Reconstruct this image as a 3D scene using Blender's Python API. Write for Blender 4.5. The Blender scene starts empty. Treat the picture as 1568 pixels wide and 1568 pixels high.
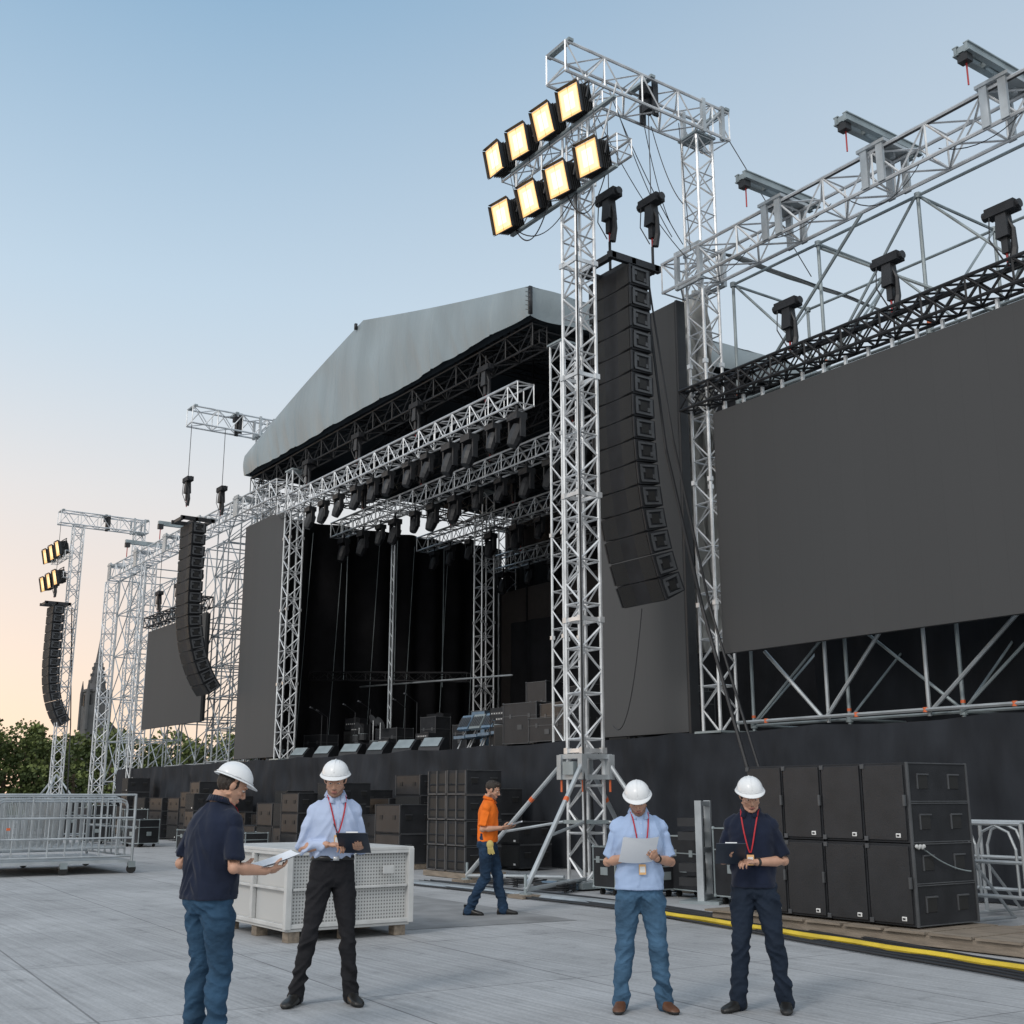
import bpy, math, random
from mathutils import Vector, Matrix, noise
random.seed(7)
V=Vector
scene=bpy.context.scene
# ---------------------------------------------------------------- materials
def nd(nt,t,**k):
    n=nt.nodes.new(t)
    for a,b in k.items(): setattr(n,a,b)
    return n
def pm(name,col,rough=.6,metal=0,ns=6,na=.15,bump=0,bs=40,emit=None,es=0,stretch=None,spec=.5,sheen=0,bd=.02):
    m=bpy.data.materials.new(name); m.use_nodes=True
    nt=m.node_tree; b=nt.nodes['Principled BSDF']
    b.inputs['Roughness'].default_value=rough; b.inputs['Metallic'].default_value=metal
    b.inputs['Specular IOR Level'].default_value=spec
    if sheen: b.inputs['Sheen Weight'].default_value=sheen
    tc=nd(nt,'ShaderNodeTexCoord'); src=tc.outputs['Object']
    if stretch:
        mp=nd(nt,'ShaderNodeMapping'); mp.inputs['Scale'].default_value=stretch
        nt.links.new(src,mp.inputs[0]); src=mp.outputs[0]
    n=nd(nt,'ShaderNodeTexNoise'); n.inputs['Scale'].default_value=ns; n.inputs['Detail'].default_value=6
    nt.links.new(src,n.inputs['Vector'])
    r=nd(nt,'ShaderNodeMapRange'); r.inputs[1].default_value=.25; r.inputs[2].default_value=.75
    r.inputs[3].default_value=1-na; r.inputs[4].default_value=1+na
    nt.links.new(n.outputs['Fac'],r.inputs[0])
    mx=nd(nt,'ShaderNodeVectorMath',operation='SCALE'); mx.inputs[0].default_value=col[:3]
    nt.links.new(r.outputs[0],mx.inputs['Scale']); nt.links.new(mx.outputs[0],b.inputs['Base Color'])
    if bump:
        n2=nd(nt,'ShaderNodeTexNoise'); n2.inputs['Scale'].default_value=bs; n2.inputs['Detail'].default_value=4
        nt.links.new(src,n2.inputs['Vector'])
        bp=nd(nt,'ShaderNodeBump'); bp.inputs['Strength'].default_value=bump; bp.inputs['Distance'].default_value=bd
        nt.links.new(n2.outputs['Fac'],bp.inputs['Height']); nt.links.new(bp.outputs[0],b.inputs['Normal'])
    if emit:
        b.inputs['Emission Color'].default_value=(*emit,1); b.inputs['Emission Strength'].default_value=es
    return m
ALU=pm('aluminium',(.66,.67,.68),.36,.55,3,.28)
GALV=pm('galvanised',(.42,.45,.47),.5,.45,2,.3)
STEEL=pm('grey_steel',(.28,.325,.34),.5,.3,2,.3)
BTRUSS=pm('black_truss',(.02,.02,.022),.5,.2,2,.3)
BLK=pm('black_paint',(.016,.017,.020),.5,0,4,.3,.1,60)
BLK2=pm('black_textured',(.020,.0215,.025),.7,0,3,.4,.15,80,spec=.3)
GRL=pm('grille_black',(.011,.012,.013),.7,0,60,.5,.3,300)
SIDEG=pm('cabinet_edge',(.07,.074,.08),.5,.1,5,.2)
RUB=pm('rubber_and_recess_shade',(.012,.012,.012),.6)  # also colours flat plates that stand for shaded recesses
CLOTH=pm('black_cloth',(.010,.010,.012),.85,0,1.5,.4,.3,15,spec=.25)
SKIRT=pm('skirt_cloth',(.022,.025,.031),.85,0,1.2,.4,.5,3,spec=.25,stretch=(1.6,1,.6))
MEMB=pm('roof_membrane',(.255,.30,.32),.5,0,.45,.16,.5,1.3,stretch=(2.2,1,.35),bd=.12)
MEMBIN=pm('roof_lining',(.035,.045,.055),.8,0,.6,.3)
TARP=pm('silver_tarp',(.45,.45,.43),.4,.2,2,.25,.6,3)
ORG=pm('orange_tape',(.70,.15,.05),.6)
RED=pm('red_sling',(.4,.03,.03),.6)
YEL=pm('yellow_rubber',(.62,.45,.03),.55,0,3,.25)
WHT=pm('white_paint',(.75,.75,.74),.35,0,4,.05)
PAPER=pm('paper',(.80,.82,.86),.7,0,3,.03)
WOOD=pm('pallet_wood',(.23,.19,.15),.8,0,3,.35,.3,30,stretch=(1,8,8))
LAMP=pm('lamp_glass',(.6,.45,.25),.3,0,3,.02,emit=(1,.50,.15),es=.95)
LAMPM=pm('lamp_diffuser',(.7,.6,.4),.3,0,3,.02,emit=(1,.66,.29),es=1.1)
LAMPH=pm('lamp_core',(.8,.7,.5),.3,0,3,.02,emit=(1,.82,.50),es=1.3)
LAMPD=pm('lamp_dim',(.7,.5,.3),.3,0,3,.02,emit=(1,.58,.22),es=.85)
TAN=pm('cream_box',(.50,.505,.50),.6,0,5,.15)
BLU=pm('blue_case',(.13,.20,.28),.5,.1,5,.3)
STONE=pm('church_stone',(.10,.10,.105),.9,0,.3,.3)
def screenmat(name,col,tile):
    m=bpy.data.materials.new(name); m.use_nodes=True; nt=m.node_tree; b=nt.nodes['Principled BSDF']
    tc=nd(nt,'ShaderNodeTexCoord'); sx=nd(nt,'ShaderNodeSeparateXYZ'); cb=nd(nt,'ShaderNodeCombineXYZ')
    nt.links.new(tc.outputs['Object'],sx.inputs[0]); nt.links.new(sx.outputs[0],cb.inputs[0]); nt.links.new(sx.outputs[2],cb.inputs[1])
    br=nd(nt,'ShaderNodeTexBrick'); br.offset=0
    br.inputs['Scale'].default_value=1; br.inputs['Brick Width'].default_value=tile; br.inputs['Row Height'].default_value=tile*20
    br.inputs['Mortar Size'].default_value=.003
    br.inputs['Color1'].default_value=(*[c*.98 for c in col],1); br.inputs['Color2'].default_value=(*[c*1.02 for c in col],1)
    br.inputs['Mortar'].default_value=(*[c*.86 for c in col],1)
    nt.links.new(cb.outputs[0],br.inputs['Vector']); nt.links.new(br.outputs['Color'],b.inputs['Base Color'])
    b.inputs['Roughness'].default_value=.75; b.inputs['Specular IOR Level'].default_value=.25
    return m
LED=screenmat('led_screen',(.066,.067,.069),.5)
LED2=screenmat('led_panel',(.080,.081,.083),.5)
def concrete():
    m=bpy.data.materials.new('concrete_ground'); m.use_nodes=True; nt=m.node_tree; b=nt.nodes['Principled BSDF']; L=nt.links.new
    g=nd(nt,'ShaderNodeNewGeometry')
    mp=nd(nt,'ShaderNodeMapping'); mp.inputs['Rotation'].default_value=(0,0,math.radians(4)); L(g.outputs['Position'],mp.inputs[0])
    br=nd(nt,'ShaderNodeTexBrick'); br.offset=0; br.inputs['Scale'].default_value=1
    br.inputs['Brick Width'].default_value=3.0; br.inputs['Row Height'].default_value=2.0; br.inputs['Mortar Size'].default_value=.010
    br.inputs['Color1'].default_value=(.375,.382,.392,1); br.inputs['Color2'].default_value=(.42,.427,.437,1); br.inputs['Mortar'].default_value=(.21,.212,.218,1)
    L(mp.outputs[0],br.inputs['Vector'])
    n=nd(nt,'ShaderNodeTexNoise'); n.inputs['Scale'].default_value=.55; n.inputs['Detail'].default_value=10; n.inputs['Roughness'].default_value=.7; L(g.outputs['Position'],n.inputs['Vector'])
    mp2=nd(nt,'ShaderNodeMapping'); mp2.inputs['Scale'].default_value=(.35,16,1); mp2.inputs['Rotation'].default_value=(0,0,math.radians(4)); L(g.outputs['Position'],mp2.inputs[0])
    n2=nd(nt,'ShaderNodeTexNoise'); n2.inputs['Scale'].default_value=1.3; n2.inputs['Detail'].default_value=4; L(mp2.outputs[0],n2.inputs['Vector'])
    n3=nd(nt,'ShaderNodeTexNoise'); n3.inputs['Scale'].default_value=38; n3.inputs['Detail'].default_value=4; L(g.outputs['Position'],n3.inputs['Vector'])
    n4=nd(nt,'ShaderNodeTexNoise'); n4.inputs['Scale'].default_value=2.2; n4.inputs['Detail'].default_value=9; n4.inputs['Roughness'].default_value=.75; L(g.outputs['Position'],n4.inputs['Vector'])
    def mr(o,a,c,lo=.3,hi=.7):
        r=nd(nt,'ShaderNodeMapRange'); r.inputs[1].default_value=lo;r.inputs[2].default_value=hi; r.inputs[3].default_value=a; r.inputs[4].default_value=c; L(o,r.inputs[0]); return r.outputs[0]
    def mul(a,c):
        q=nd(nt,'ShaderNodeMath',operation='MULTIPLY'); L(a,q.inputs[0]); L(c,q.inputs[1]); return q.outputs[0]
    f=mul(mul(mul(mr(n.outputs['Fac'],.76,1.18),mr(n2.outputs['Fac'],.82,1.12)),mr(n3.outputs['Fac'],.88,1.1)),mr(n4.outputs['Fac'],.68,1.0,.28,.44))
    sc=nd(nt,'ShaderNodeVectorMath',operation='SCALE'); L(br.outputs['Color'],sc.inputs[0]); L(f,sc.inputs['Scale'])
    sx=nd(nt,'ShaderNodeSeparateXYZ'); L(g.outputs['Position'],sx.inputs[0])
    lt=nd(nt,'ShaderNodeMath',operation='LESS_THAN'); lt.inputs[1].default_value=-105; L(sx.outputs[0],lt.inputs[0])
    mix=nd(nt,'ShaderNodeMix',data_type='RGBA'); L(lt.outputs[0],mix.inputs[0]); L(sc.outputs[0],mix.inputs[6]); mix.inputs[7].default_value=(.05,.075,.025,1)
    L(mix.outputs[2],b.inputs['Base Color']); b.inputs['Roughness'].default_value=.75; b.inputs['Specular IOR Level'].default_value=.3
    bp=nd(nt,'ShaderNodeBump'); bp.inputs['Strength'].default_value=.5; bp.inputs['Distance'].default_value=.012; L(n2.outputs['Fac'],bp.inputs['Height']); L(bp.outputs[0],b.inputs['Normal'])
    return m
CONC=concrete()
def perfmat():
    m=bpy.data.materials.new('perforated_panel'); m.use_nodes=True; nt=m.node_tree; b=nt.nodes['Principled BSDF']; L=nt.links.new
    tc=nd(nt,'ShaderNodeTexCoord'); mp=nd(nt,'ShaderNodeMapping'); mp.inputs['Scale'].default_value=(28,28,28); mp.inputs['Location'].default_value=(.25,.25,.25); L(tc.outputs['Object'],mp.inputs[0])
    v=nd(nt,'ShaderNodeTexVoronoi'); v.inputs['Randomness'].default_value=0; v.inputs['Scale'].default_value=1; L(mp.outputs[0],v.inputs['Vector'])
    r=nd(nt,'ShaderNodeMapRange'); r.inputs[1].default_value=.30; r.inputs[2].default_value=.42; r.inputs[3].default_value=0; r.inputs[4].default_value=1; L(v.outputs['Distance'],r.inputs[0])
    mix=nd(nt,'ShaderNodeMix',data_type='RGBA'); L(r.outputs[0],mix.inputs[0]); mix.inputs[6].default_value=(.12,.12,.12,1); mix.inputs[7].default_value=(.46,.465,.46,1)
    L(mix.outputs[2],b.inputs['Base Color']); b.inputs['Roughness'].default_value=.6
    return m
PERF=perfmat()
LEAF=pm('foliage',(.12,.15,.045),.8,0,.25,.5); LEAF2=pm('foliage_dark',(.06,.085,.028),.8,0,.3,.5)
BARK=pm('bark',(.09,.07,.05),.9)
# ---------------------------------------------------------------- mesh builder
def basis(d):
    d=d.normalized(); u=V((0,0,1)) if abs(d.z)<.95 else V((1,0,0))
    x=d.cross(u).normalized(); y=x.cross(d).normalized(); return x,y,d
class MB:
    def __init__(s): s.v=[];s.f=[];s.m=[];s.mats=[]
    def mi(s,mat):
        if mat not in s.mats: s.mats.append(mat)
        return s.mats.index(mat)
    def add(s,vs,fs,mat):
        o=len(s.v); s.v+=[tuple(x) for x in vs]; i=s.mi(mat)
        for f in fs: s.f.append([a+o for a in f]); s.m.append(i)
    def loft(s,rings,mat,cap=True,closed=True):
        n=len(rings[0]); vs=[p for r in rings for p in r]; fs=[]
        for i in range(len(rings)-1):
            for j in range(n if closed else n-1):
                k=(j+1)%n; fs.append([i*n+j,i*n+k,(i+1)*n+k,(i+1)*n+j])
        if cap: fs.append(list(range(n))[::-1]); fs.append([(len(rings)-1)*n+j for j in range(n)])
        s.add(vs,fs,mat)
    def tube(s,a,b,r,mat,n=6,r2=None):
        a=V(a);b=V(b)
        if (b-a).length<1e-6: return
        if r2 is None:r2=r
        x,y,d=basis(b-a)
        R=[]
        for p,q in((a,r),(b,r2)): R.append([p+(x*math.cos(2*math.pi*i/n)+y*math.sin(2*math.pi*i/n))*q for i in range(n)])
        s.loft(R,mat)
    def path(s,pts,r,mat,n=6):
        pts=[V(p) for p in pts]
        if not isinstance(r,(list,tuple)): r=[r]*len(pts)
        R=[];px=None
        for i,p in enumerate(pts):
            d=(pts[min(i+1,len(pts)-1)]-pts[max(i-1,0)]).normalized()
            if px is None: x,y,_=basis(d)
            else:
                x=(px-d*px.dot(d)).normalized(); y=d.cross(x)
            px=x
            R.append([p+(x*math.cos(2*math.pi*k/n)+y*math.sin(2*math.pi*k/n))*r[i] for k in range(n)])
        s.loft(R,mat)
    def box(s,c,sz,mat,R=None,taper=None):
        c=V(c);h=V(sz)/2; vs=[]
        for z in(-1,1):
            for x,y in((-1,-1),(1,-1),(1,1),(-1,1)):
                t=taper if (taper and z>0) else 1
                p=V((x*h.x*t,y*h.y*t,z*h.z)); vs.append(c+(R@p if R else p))
        s.add(vs,[[3,2,1,0],[4,5,6,7],[0,1,5,4],[1,2,6,5],[2,3,7,6],[3,0,4,7]],mat)
    def ell(s,c,r,mat,R=None,nu=14,nv=9):
        c=V(c); rings=[]
        if not isinstance(r,(list,tuple,Vector)): r=(r,r,r)
        for i in range(nv+1):
            t=math.pi*(.02+.96*i/nv); rg=[]
            for j in range(nu):
                a=2*math.pi*j/nu; p=V((r[0]*math.sin(t)*math.cos(a),r[1]*math.sin(t)*math.sin(a),-r[2]*math.cos(t)))
                rg.append(c+(R@p if R else p))
            rings.append(rg)
        s.loft(rings,mat)
    def truss(s,a,b,w,h,mat,bay=.5,rc=.025,rl=.013,up=(0,0,1),n=6,x2=False,ends=True):
        a=V(a);b=V(b);d=(b-a);Lg=d.length;d.normalize();up=V(up)
        sd=d.cross(up).normalized();up=sd.cross(d).normalized()
        C=[sd*(w/2)+up*(h/2),sd*(w/2)-up*(h/2),-sd*(w/2)-up*(h/2),-sd*(w/2)+up*(h/2)]
        for c in C: s.tube(a+c,b+c,rc,mat,n)
        k=max(1,round(Lg/bay)); st=Lg/k
        for i in range(k+1):
            p=a+d*st*i
            for j in range(4):
                c0,c1=C[j],C[(j+1)%4]
                if (ends and i in(0,k)) or i%2==0: s.tube(p+c0,p+c1,rl,mat,4)
                if i<k:
                    q=p+d*st
                    if (i+j)%2: c0,c1=c1,c0
                    s.tube(p+c0,q+c1,rl,mat,4)
                    if x2: s.tube(p+c1,q+c0,rl,mat,4)
    def build(s,name,parent=None,smooth=False,bevel=0,loc=None,rotz=0):
        me=bpy.data.meshes.new(name); me.from_pydata(s.v,[],s.f)
        for m in s.mats: me.materials.append(m)
        me.polygons.foreach_set('material_index',s.m)
        if smooth: me.polygons.foreach_set('use_smooth',[True]*len(s.f))
        me.update(); ob=bpy.data.objects.new(name,me); scene.collection.objects.link(ob)
        if parent: ob.parent=parent
        if bevel:
            b=ob.modifiers.new('bevel','BEVEL'); b.width=bevel; b.segments=2; b.limit_method='ANGLE'
        if loc: ob.location=loc
        ob.rotation_euler.z=rotz
        return ob
def empty(name,loc=(0,0,0),rz=0):
    e=bpy.data.objects.new(name,None); scene.collection.objects.link(e); e.location=loc; e.rotation_euler.z=rz; return e
def sheet(mb,fn,nu,nv,mat):
    vs=[fn(i/nu,j/nv) for j in range(nv+1) for i in range(nu+1)]; fs=[]
    for j in range(nv):
        for i in range(nu):
            o=j*(nu+1)+i; fs.append([o,o+1,o+nu+2,o+nu+1])
    mb.add(vs,fs,mat)
def cat(a,b,sag,n=14):
    a=V(a);b=V(b); return [a.lerp(b,i/n)-V((0,0,sag*4*(i/n)*(1-i/n))) for i in range(n+1)]
# ---------------------------------------------------------------- world
W=bpy.data.worlds.new('World'); scene.world=W; W.use_nodes=True; nt=W.node_tree; L=nt.links.new
bg=nt.nodes['Background']
tc=nd(nt,'ShaderNodeTexCoord'); sx=nd(nt,'ShaderNodeSeparateXYZ'); L(tc.outputs['Generated'],sx.inputs[0])
rp=nd(nt,'ShaderNodeValToRGB'); e=rp.color_ramp.elements
cols=[(0,(.56,.545,.55)),(.10,(.66,.65,.66)),(.24,(.63,.68,.725)),(.40,(.49,.61,.725)),(.60,(.26,.42,.59)),(1,(.26,.39,.54))]
e[0].position=0;e[0].color=(*cols[0][1],1);e[1].position=1;e[1].color=(*cols[-1][1],1)
for p,c in cols[1:-1]:
    q=e.new(p); q.color=(*c,1)
L(sx.outputs[2],rp.inputs[0])
def smooth(o,a,b_,lo=0,hi=1):
    r=nd(nt,'ShaderNodeMapRange',interpolation_type='SMOOTHSTEP'); r.inputs[1].default_value=a; r.inputs[2].default_value=b_; r.inputs[3].default_value=lo; r.inputs[4].default_value=hi; L(o,r.inputs[0]); return r.outputs[0]
def ddot(v):
    dt=nd(nt,'ShaderNodeVectorMath',operation='DOT_PRODUCT'); L(tc.outputs['Generated'],dt.inputs[0]); dt.inputs[1].default_value=V(v).normalized(); return dt.outputs['Value']
# pink-orange afterglow low in the west
mm=nd(nt,'ShaderNodeMath',operation='MULTIPLY'); L(smooth(ddot((-.93,-.36,0)),.3,1.0),mm.inputs[0]); L(smooth(sx.outputs[2],.40,-.03),mm.inputs[1])
mix=nd(nt,'ShaderNodeMix',data_type='RGBA'); L(mm.outputs[0],mix.inputs[0]); L(rp.outputs[0],mix.inputs[6]); mix.inputs[7].default_value=(.93,.66,.53,1)
# sky brightened behind the camera as added fill, paler towards the north-east
br_=nd(nt,'ShaderNodeMix',data_type='RGBA'); L(smooth(ddot((.62,-.70,.35)),-.15,.9,0,.9),br_.inputs[0]); L(mix.outputs[2],br_.inputs[6]); br_.inputs[7].default_value=(1.08,1.09,1.09,1)
pale=nd(nt,'ShaderNodeMix',data_type='RGBA'); L(smooth(ddot((-.2,.95,.1)),.45,1.0,0,.5),pale.inputs[0]); L(br_.outputs[2],pale.inputs[6]); pale.inputs[7].default_value=(.64,.68,.73,1)
sky=nd(nt,'ShaderNodeTexSky',sky_type='NISHITA'); sky.sun_disc=False; sky.sun_elevation=math.radians(6); sky.sun_rotation=math.radians(-110); sky.air_density=1.0; sky.dust_density=.6
sk=nd(nt,'ShaderNodeVectorMath',operation='SCALE'); sk.inputs['Scale'].default_value=.03; L(sky.outputs[0],sk.inputs[0])
ad=nd(nt,'ShaderNodeVectorMath',operation='ADD'); L(pale.outputs[2],ad.inputs[0]); L(sk.outputs[0],ad.inputs[1])
L(ad.outputs[0],bg.inputs['Color']); bg.inputs['Strength'].default_value=1.0
sun=bpy.data.lights.new('sun','SUN'); sun.energy=1.0; sun.angle=math.radians(12); sun.color=(1,.94,.88)
so=bpy.data.objects.new('sun',sun); scene.collection.objects.link(so)
so.rotation_euler=V((-.30,.75,-.62)).to_track_quat('-Z','Y').to_euler()
# ---------------------------------------------------------------- camera
cam=bpy.data.cameras.new('camera'); co=bpy.data.objects.new('camera',cam); scene.collection.objects.link(co); scene.camera=co
cam.lens=36*1800/1568; cam.sensor_width=36; cam.clip_end=3000; cam.clip_start=.1
co.location=(0,0,1.52); co.rotation_euler=(math.radians(90+13.616),0,math.radians(90-34.733))
scene.view_settings.view_transform='Standard'; scene.view_settings.look='None'; scene.view_settings.exposure=0
# ---------------------------------------------------------------- ground
g=MB(); g.add([(-900,-500,0),(500,-500,0),(500,900,0),(-900,900,0)],[[0,1,2,3]],CONC); g.build('ground')
g=MB(); g.add([(-17.0,6.9,.004),(-12.7,6.9,.004),(-12.4,9.6,.004),(-17.3,9.9,.004)],[[0,1,2,3]],pm('darker_concrete',(.25,.255,.26),.8,0,2,.3,.2,40)); g.build('dark_floor_patch')  # flat darker patch just above the slab
# ---------------------------------------------------------------- stage deck
m=MB(); m.box((-29.5,23,2.6),(49,13.4,.2),BLK2)
for x in range(-53,-6,3):
    for y in (17.5,21,26): m.box((x,y,1.25),(.12,.12,2.5),BLK)
m.build('stage_deck')
m=MB()
def sk_(u,v):
    x=-54+u*49; z=.02+v*2.72
    f=.06*math.sin(x*5.5+math.sin(x*1.7)*2)*(1.1-v)+.10*noise.noise((x*.8,z*1.3,3))+.05*(1-2*abs(noise.noise((x*1.1+z*.9,z*1.1-x*.3,7))))
    return (x,16.08-f-.03*(1-v),z-.06*abs(math.sin(x*.9))*v)
sheet(m,sk_,1100,16,SKIRT); m.build('stage_skirt',smooth=True)
# ---------------------------------------------------------------- roof
XL,XR,XP=-41.2,-22.5,-31.7; YF,YB=16.2,28.5; ZB,ZT,ZP=13.35,14.15,16.4
def top(x):
    if x<XP: 
        t=(x-XL)/(XP-XL); return ZT+(ZP-ZT)*t+.12*math.sin(math.pi*min(1,t))
    t=(XR-x)/(XR-XP); return ZT+(ZP-ZT)*t-.05*math.sin(math.pi*t)
m=MB()
def fas(u,v):
    x=XL+(XR-XL)*u; z=ZB+(top(x)-ZB)*v
    at=1-v**4
    seam=.045*math.exp(-((((x+41.2)%3.1)-1.55)/.05)**2)
    fold=.045*(1-2*abs(noise.noise((x*1.1+z*.35,z*.20,1))))
    y=YF-.04-at*(.14*noise.noise((x*.5+z*.3,z*.4,1))+fold+seam)-.05*math.sin(v*math.pi)
    return (x,y,z+(.03*noise.noise((x*.8,0,0)) if v==0 else 0))
sheet(m,fas,480,26,MEMB)
def slope(x0,x1,dz,mat,y0=YF,y1=YB):
    def fn(u,v):
        x=x0+(x1-x0)*u;y=y0+(y1-y0)*v; return (x,y,top(x)+dz+.06*math.sin((y-YF)*1.6)**2*(-1))
    sheet(m,fn,24,30,mat)
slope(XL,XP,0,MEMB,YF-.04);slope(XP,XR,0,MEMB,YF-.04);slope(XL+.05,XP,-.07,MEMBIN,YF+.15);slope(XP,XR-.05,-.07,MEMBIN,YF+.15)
for X,sg in((XR,1),(XL,-1)):
    def fn(u,v,X=X,sg=sg):
        y=YF+(YB-YF)*u; z=ZB+(ZT-ZB)*v; return (X+sg*.10*noise.noise((y*.8,z,5))+sg*.05*math.sin(v*3.14)+sg*.03*math.sin(y*4+z*2),y,z+(.03*math.sin(y*2.5) if v==0 else 0))
    sheet(m,fn,110,6,MEMB)
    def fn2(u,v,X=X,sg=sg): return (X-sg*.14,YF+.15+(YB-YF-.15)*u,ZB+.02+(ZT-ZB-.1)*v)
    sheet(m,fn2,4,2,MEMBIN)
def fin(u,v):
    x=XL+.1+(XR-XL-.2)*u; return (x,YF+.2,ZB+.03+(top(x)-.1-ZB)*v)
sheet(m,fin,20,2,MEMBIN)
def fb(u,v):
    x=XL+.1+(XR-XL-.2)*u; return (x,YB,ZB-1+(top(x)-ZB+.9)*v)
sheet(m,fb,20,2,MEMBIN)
m.box((XR+.02,YF-.05,(ZB+ZT)/2),(.07,.09,ZT-ZB-.05),BLK)
for k in range(6): m.tube((XR+.07,YF-.10,ZB+.1+k*.12),(XR-.06,YF-.14,ZB+.16+k*.12),.01,SIDEG,4)
m.box((XP-.35,YF-.12,ZP-.12),(.08,.08,.2),BLK)
roof=m.build('stage_roof',smooth=True)
m=MB()
for y in (16.6,20.5,24.4,28.2):
    m.truss((XL+.2,y,12.95),(XR-.2,y,12.95),.45,.6,BTRUSS,.6,.03,.018)
    m.truss((XL+.3,y,ZT-.4),(XP,y,ZP-.4),.4,.45,BTRUSS,.6,.028,.016); m.truss((XP,y,ZP-.4),(XR-.3,y,ZT-.4),.4,.45,BTRUSS,.6,.028,.016)
    for x in (-38,-35,-28.4,-25.5,XP): m.tube((x,y,13.2),(x,y,top(x)-.4),.03,BTRUSS)
for x in (-40.9,-37,-34,XP,-29,-26,-22.9):
    m.truss((x,16.6,12.95 if x in(-40.9,-22.9) else top(x)-.45),(x,28.2,12.95 if x in(-40.9,-22.9) else top(x)-.45),.35,.35,BTRUSS,.6,.025,.014)
m.build('roof_truss_frame',parent=roof)
def tower(name,x,y,z0,z1,w=.52,mat=ALU,bay=.45,plate=True):
    m=MB(); m.truss((x,y,z0),(x,y,z1),w,w,mat,bay,.033,.019,up=(0,1,0))
    if plate:
        m.box((x,y,z0+.02),(w+.25,w+.25,.04),STEEL)
        m.box((x,y,z1+.02),(w+.12,w+.12,.05),STEEL)
    k=int((z1-z0)/2.5)
    for i in range(1,k+1):
        z=z0+i*2.5
        if z<z1-.3:
            for sx_ in(-1,1):
                for sy in(-1,1): m.box((x+sx_*w/2,y+sy*w/2,z),(.085,.085,.09),mat)
    return m.build(name)
tower('stage_tower',-37.0,16.45,2.7,12.6,.48); tower('stage_tower',-22.2,16.95,2.7,12.6,.45); tower('stage_tower',-35.7,23.5,2.7,12.6); tower('stage_tower',-40.6,16.9,2.7,12.6)
tower('stage_tower',-40.6,27.9,2.7,12.6);tower('stage_tower',-22.6,27.9,2.7,12.6)
def movhead(m,x,y,z,s=1,yaw=0):
    m.box((x,y,z-.07*s),(.30*s,.22*s,.12*s),BLK); m.tube((x,y,z),(x,y,z+.14*s),.03*s,BLK)
    for k in(-1,1): m.box((x+k*.17*s,y,z-.28*s),(.04*s,.10*s,.34*s),BLK)
    d=V((math.sin(yaw)*.3,-.35,-1)).normalized(); c=V((x,y,z-.36*s))
    m.path([c-d*.2*s,c-d*.14*s,c,c+d*.14*s,c+d*.24*s],[.07*s,.12*s,.135*s,.12*s,.095*s],BLK,10)
    m.tube(c+d*.238*s,c+d*.245*s,.08*s,SIDEG,10)
def hoist(m,x,y,z,ztop=None,s=1):
    m.box((x,y,z),(.24*s,.22*s,.46*s),BLK,taper=.8); m.box((x,y,z+.30*s),(.56*s,.24*s,.17*s),BLK2)
    m.tube((x-.28*s,y,z+.3*s),(x-.36*s,y,z+.3*s),.09*s,BLK,10); m.tube((x+.28*s,y,z+.3*s),(x+.34*s,y,z+.3*s),.08*s,BLK,10)
    m.box((x,y,z-.36*s),(.12*s,.10*s,.3*s),BLK); m.tube((x,y,z-.5*s),(x,y,z-.75*s),.022*s,RED)
    m.path([(x+.05,y,z+.2*s),(x+.16*s,y,z-.1*s),(x+.13*s,y+.03,z-.45*s),(x+.09*s,y,z-.72*s)],[.03*s,.04*s,.06*s,.07*s],BLK,6)
    m.path([(x-.2*s,y-.1*s,z+.25*s),(x-.24*s,y-.1*s,z-.2*s),(x-.08*s,y,z-.6*s)],.014,BLK,4)
    if ztop: m.tube((x,y,z+.4*s),(x,y,ztop),.013,BLK,4)
def ltruss(y,x0,x1,z=11.4,n=9,lx0=None):
    m=MB(); m.truss((x0,y,z),(x1,y,z),.5,.55,ALU,.45,.032,.019)
    for i in range(n):
        x=(lx0 or x0)+ (x1-(lx0 or x0))*(i+.6)/n+random.uniform(-.15,.15); movhead(m,x,y,z-.42,random.choice([1.25,1.5]),random.uniform(-.6,.6))
    for i in range(4):
        x=x0+(x1-x0)*(i+.5)/4; hoist(m,x,y,z+.95,13.0,.9)
    m.path(cat((x0,y-.2,z+.3),(x1,y-.2,z+.3),.05,20),.03,BLK,5)
    for i in range(n):
        x=x0+(x1-x0)*i/n; m.path(cat((x,y-.25,z-.25),(x+(x1-x0)/n,y-.25,z-.25),random.uniform(.1,.35),8),.012,BLK,4)
    return m.build('lighting_truss')
ltruss(16.3,-37.6,-22.9,11.4,12,-36.0); ltruss(19.5,-39.9,-23,11.4,13); ltruss(23.4,-40.1,-23,11.35,12); ltruss(26.8,-40.2,-23,10.9,10)
def curtain(name,p0,p1,z0,z1,mat=CLOTH,amp=.09,fr=4.5):
    m=MB(); a=V((*p0,0));b=V((*p1,0)); d=(b-a);Lg=d.length;d.normalize();nn=V((d.y,-d.x,0))
    def fn(u,v):
        s_=u*Lg; o=amp*math.sin(s_*fr+1.5*math.sin(s_*.9))*(1.1-.3*v)+amp*noise.noise((s_*.6,v*3,2))
        p=a+d*s_+nn*o; return (p.x,p.y,z0+(z1-z0)*v)
    sheet(m,fn,int(Lg*14),10,mat); return m.build(name,smooth=True)
curtain('stage_curtain',(-41.0,17.2),(-41.0,28),2.7,11.9,amp=.16); curtain('stage_curtain',(-41,28.1),(-17,28.1),2.7,12.6); curtain('stage_curtain',(-21.2,28),(-21.2,18.2),2.7,12.4)
curtain('stage_curtain',(-37,25.6),(-29,25.9),2.7,8.0)
m=MB(); m.box((-35.8,27.6,7.2),(9.4,.15,5.3),pm('backdrop_screen',(.055,.045,.041),.7)); 
for x in (-40.5,-38.6,-36.7,-34.8,-33,-31.1): m.box((x,27.5,7.2),(.05,.08,5.35),BLK)
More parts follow.
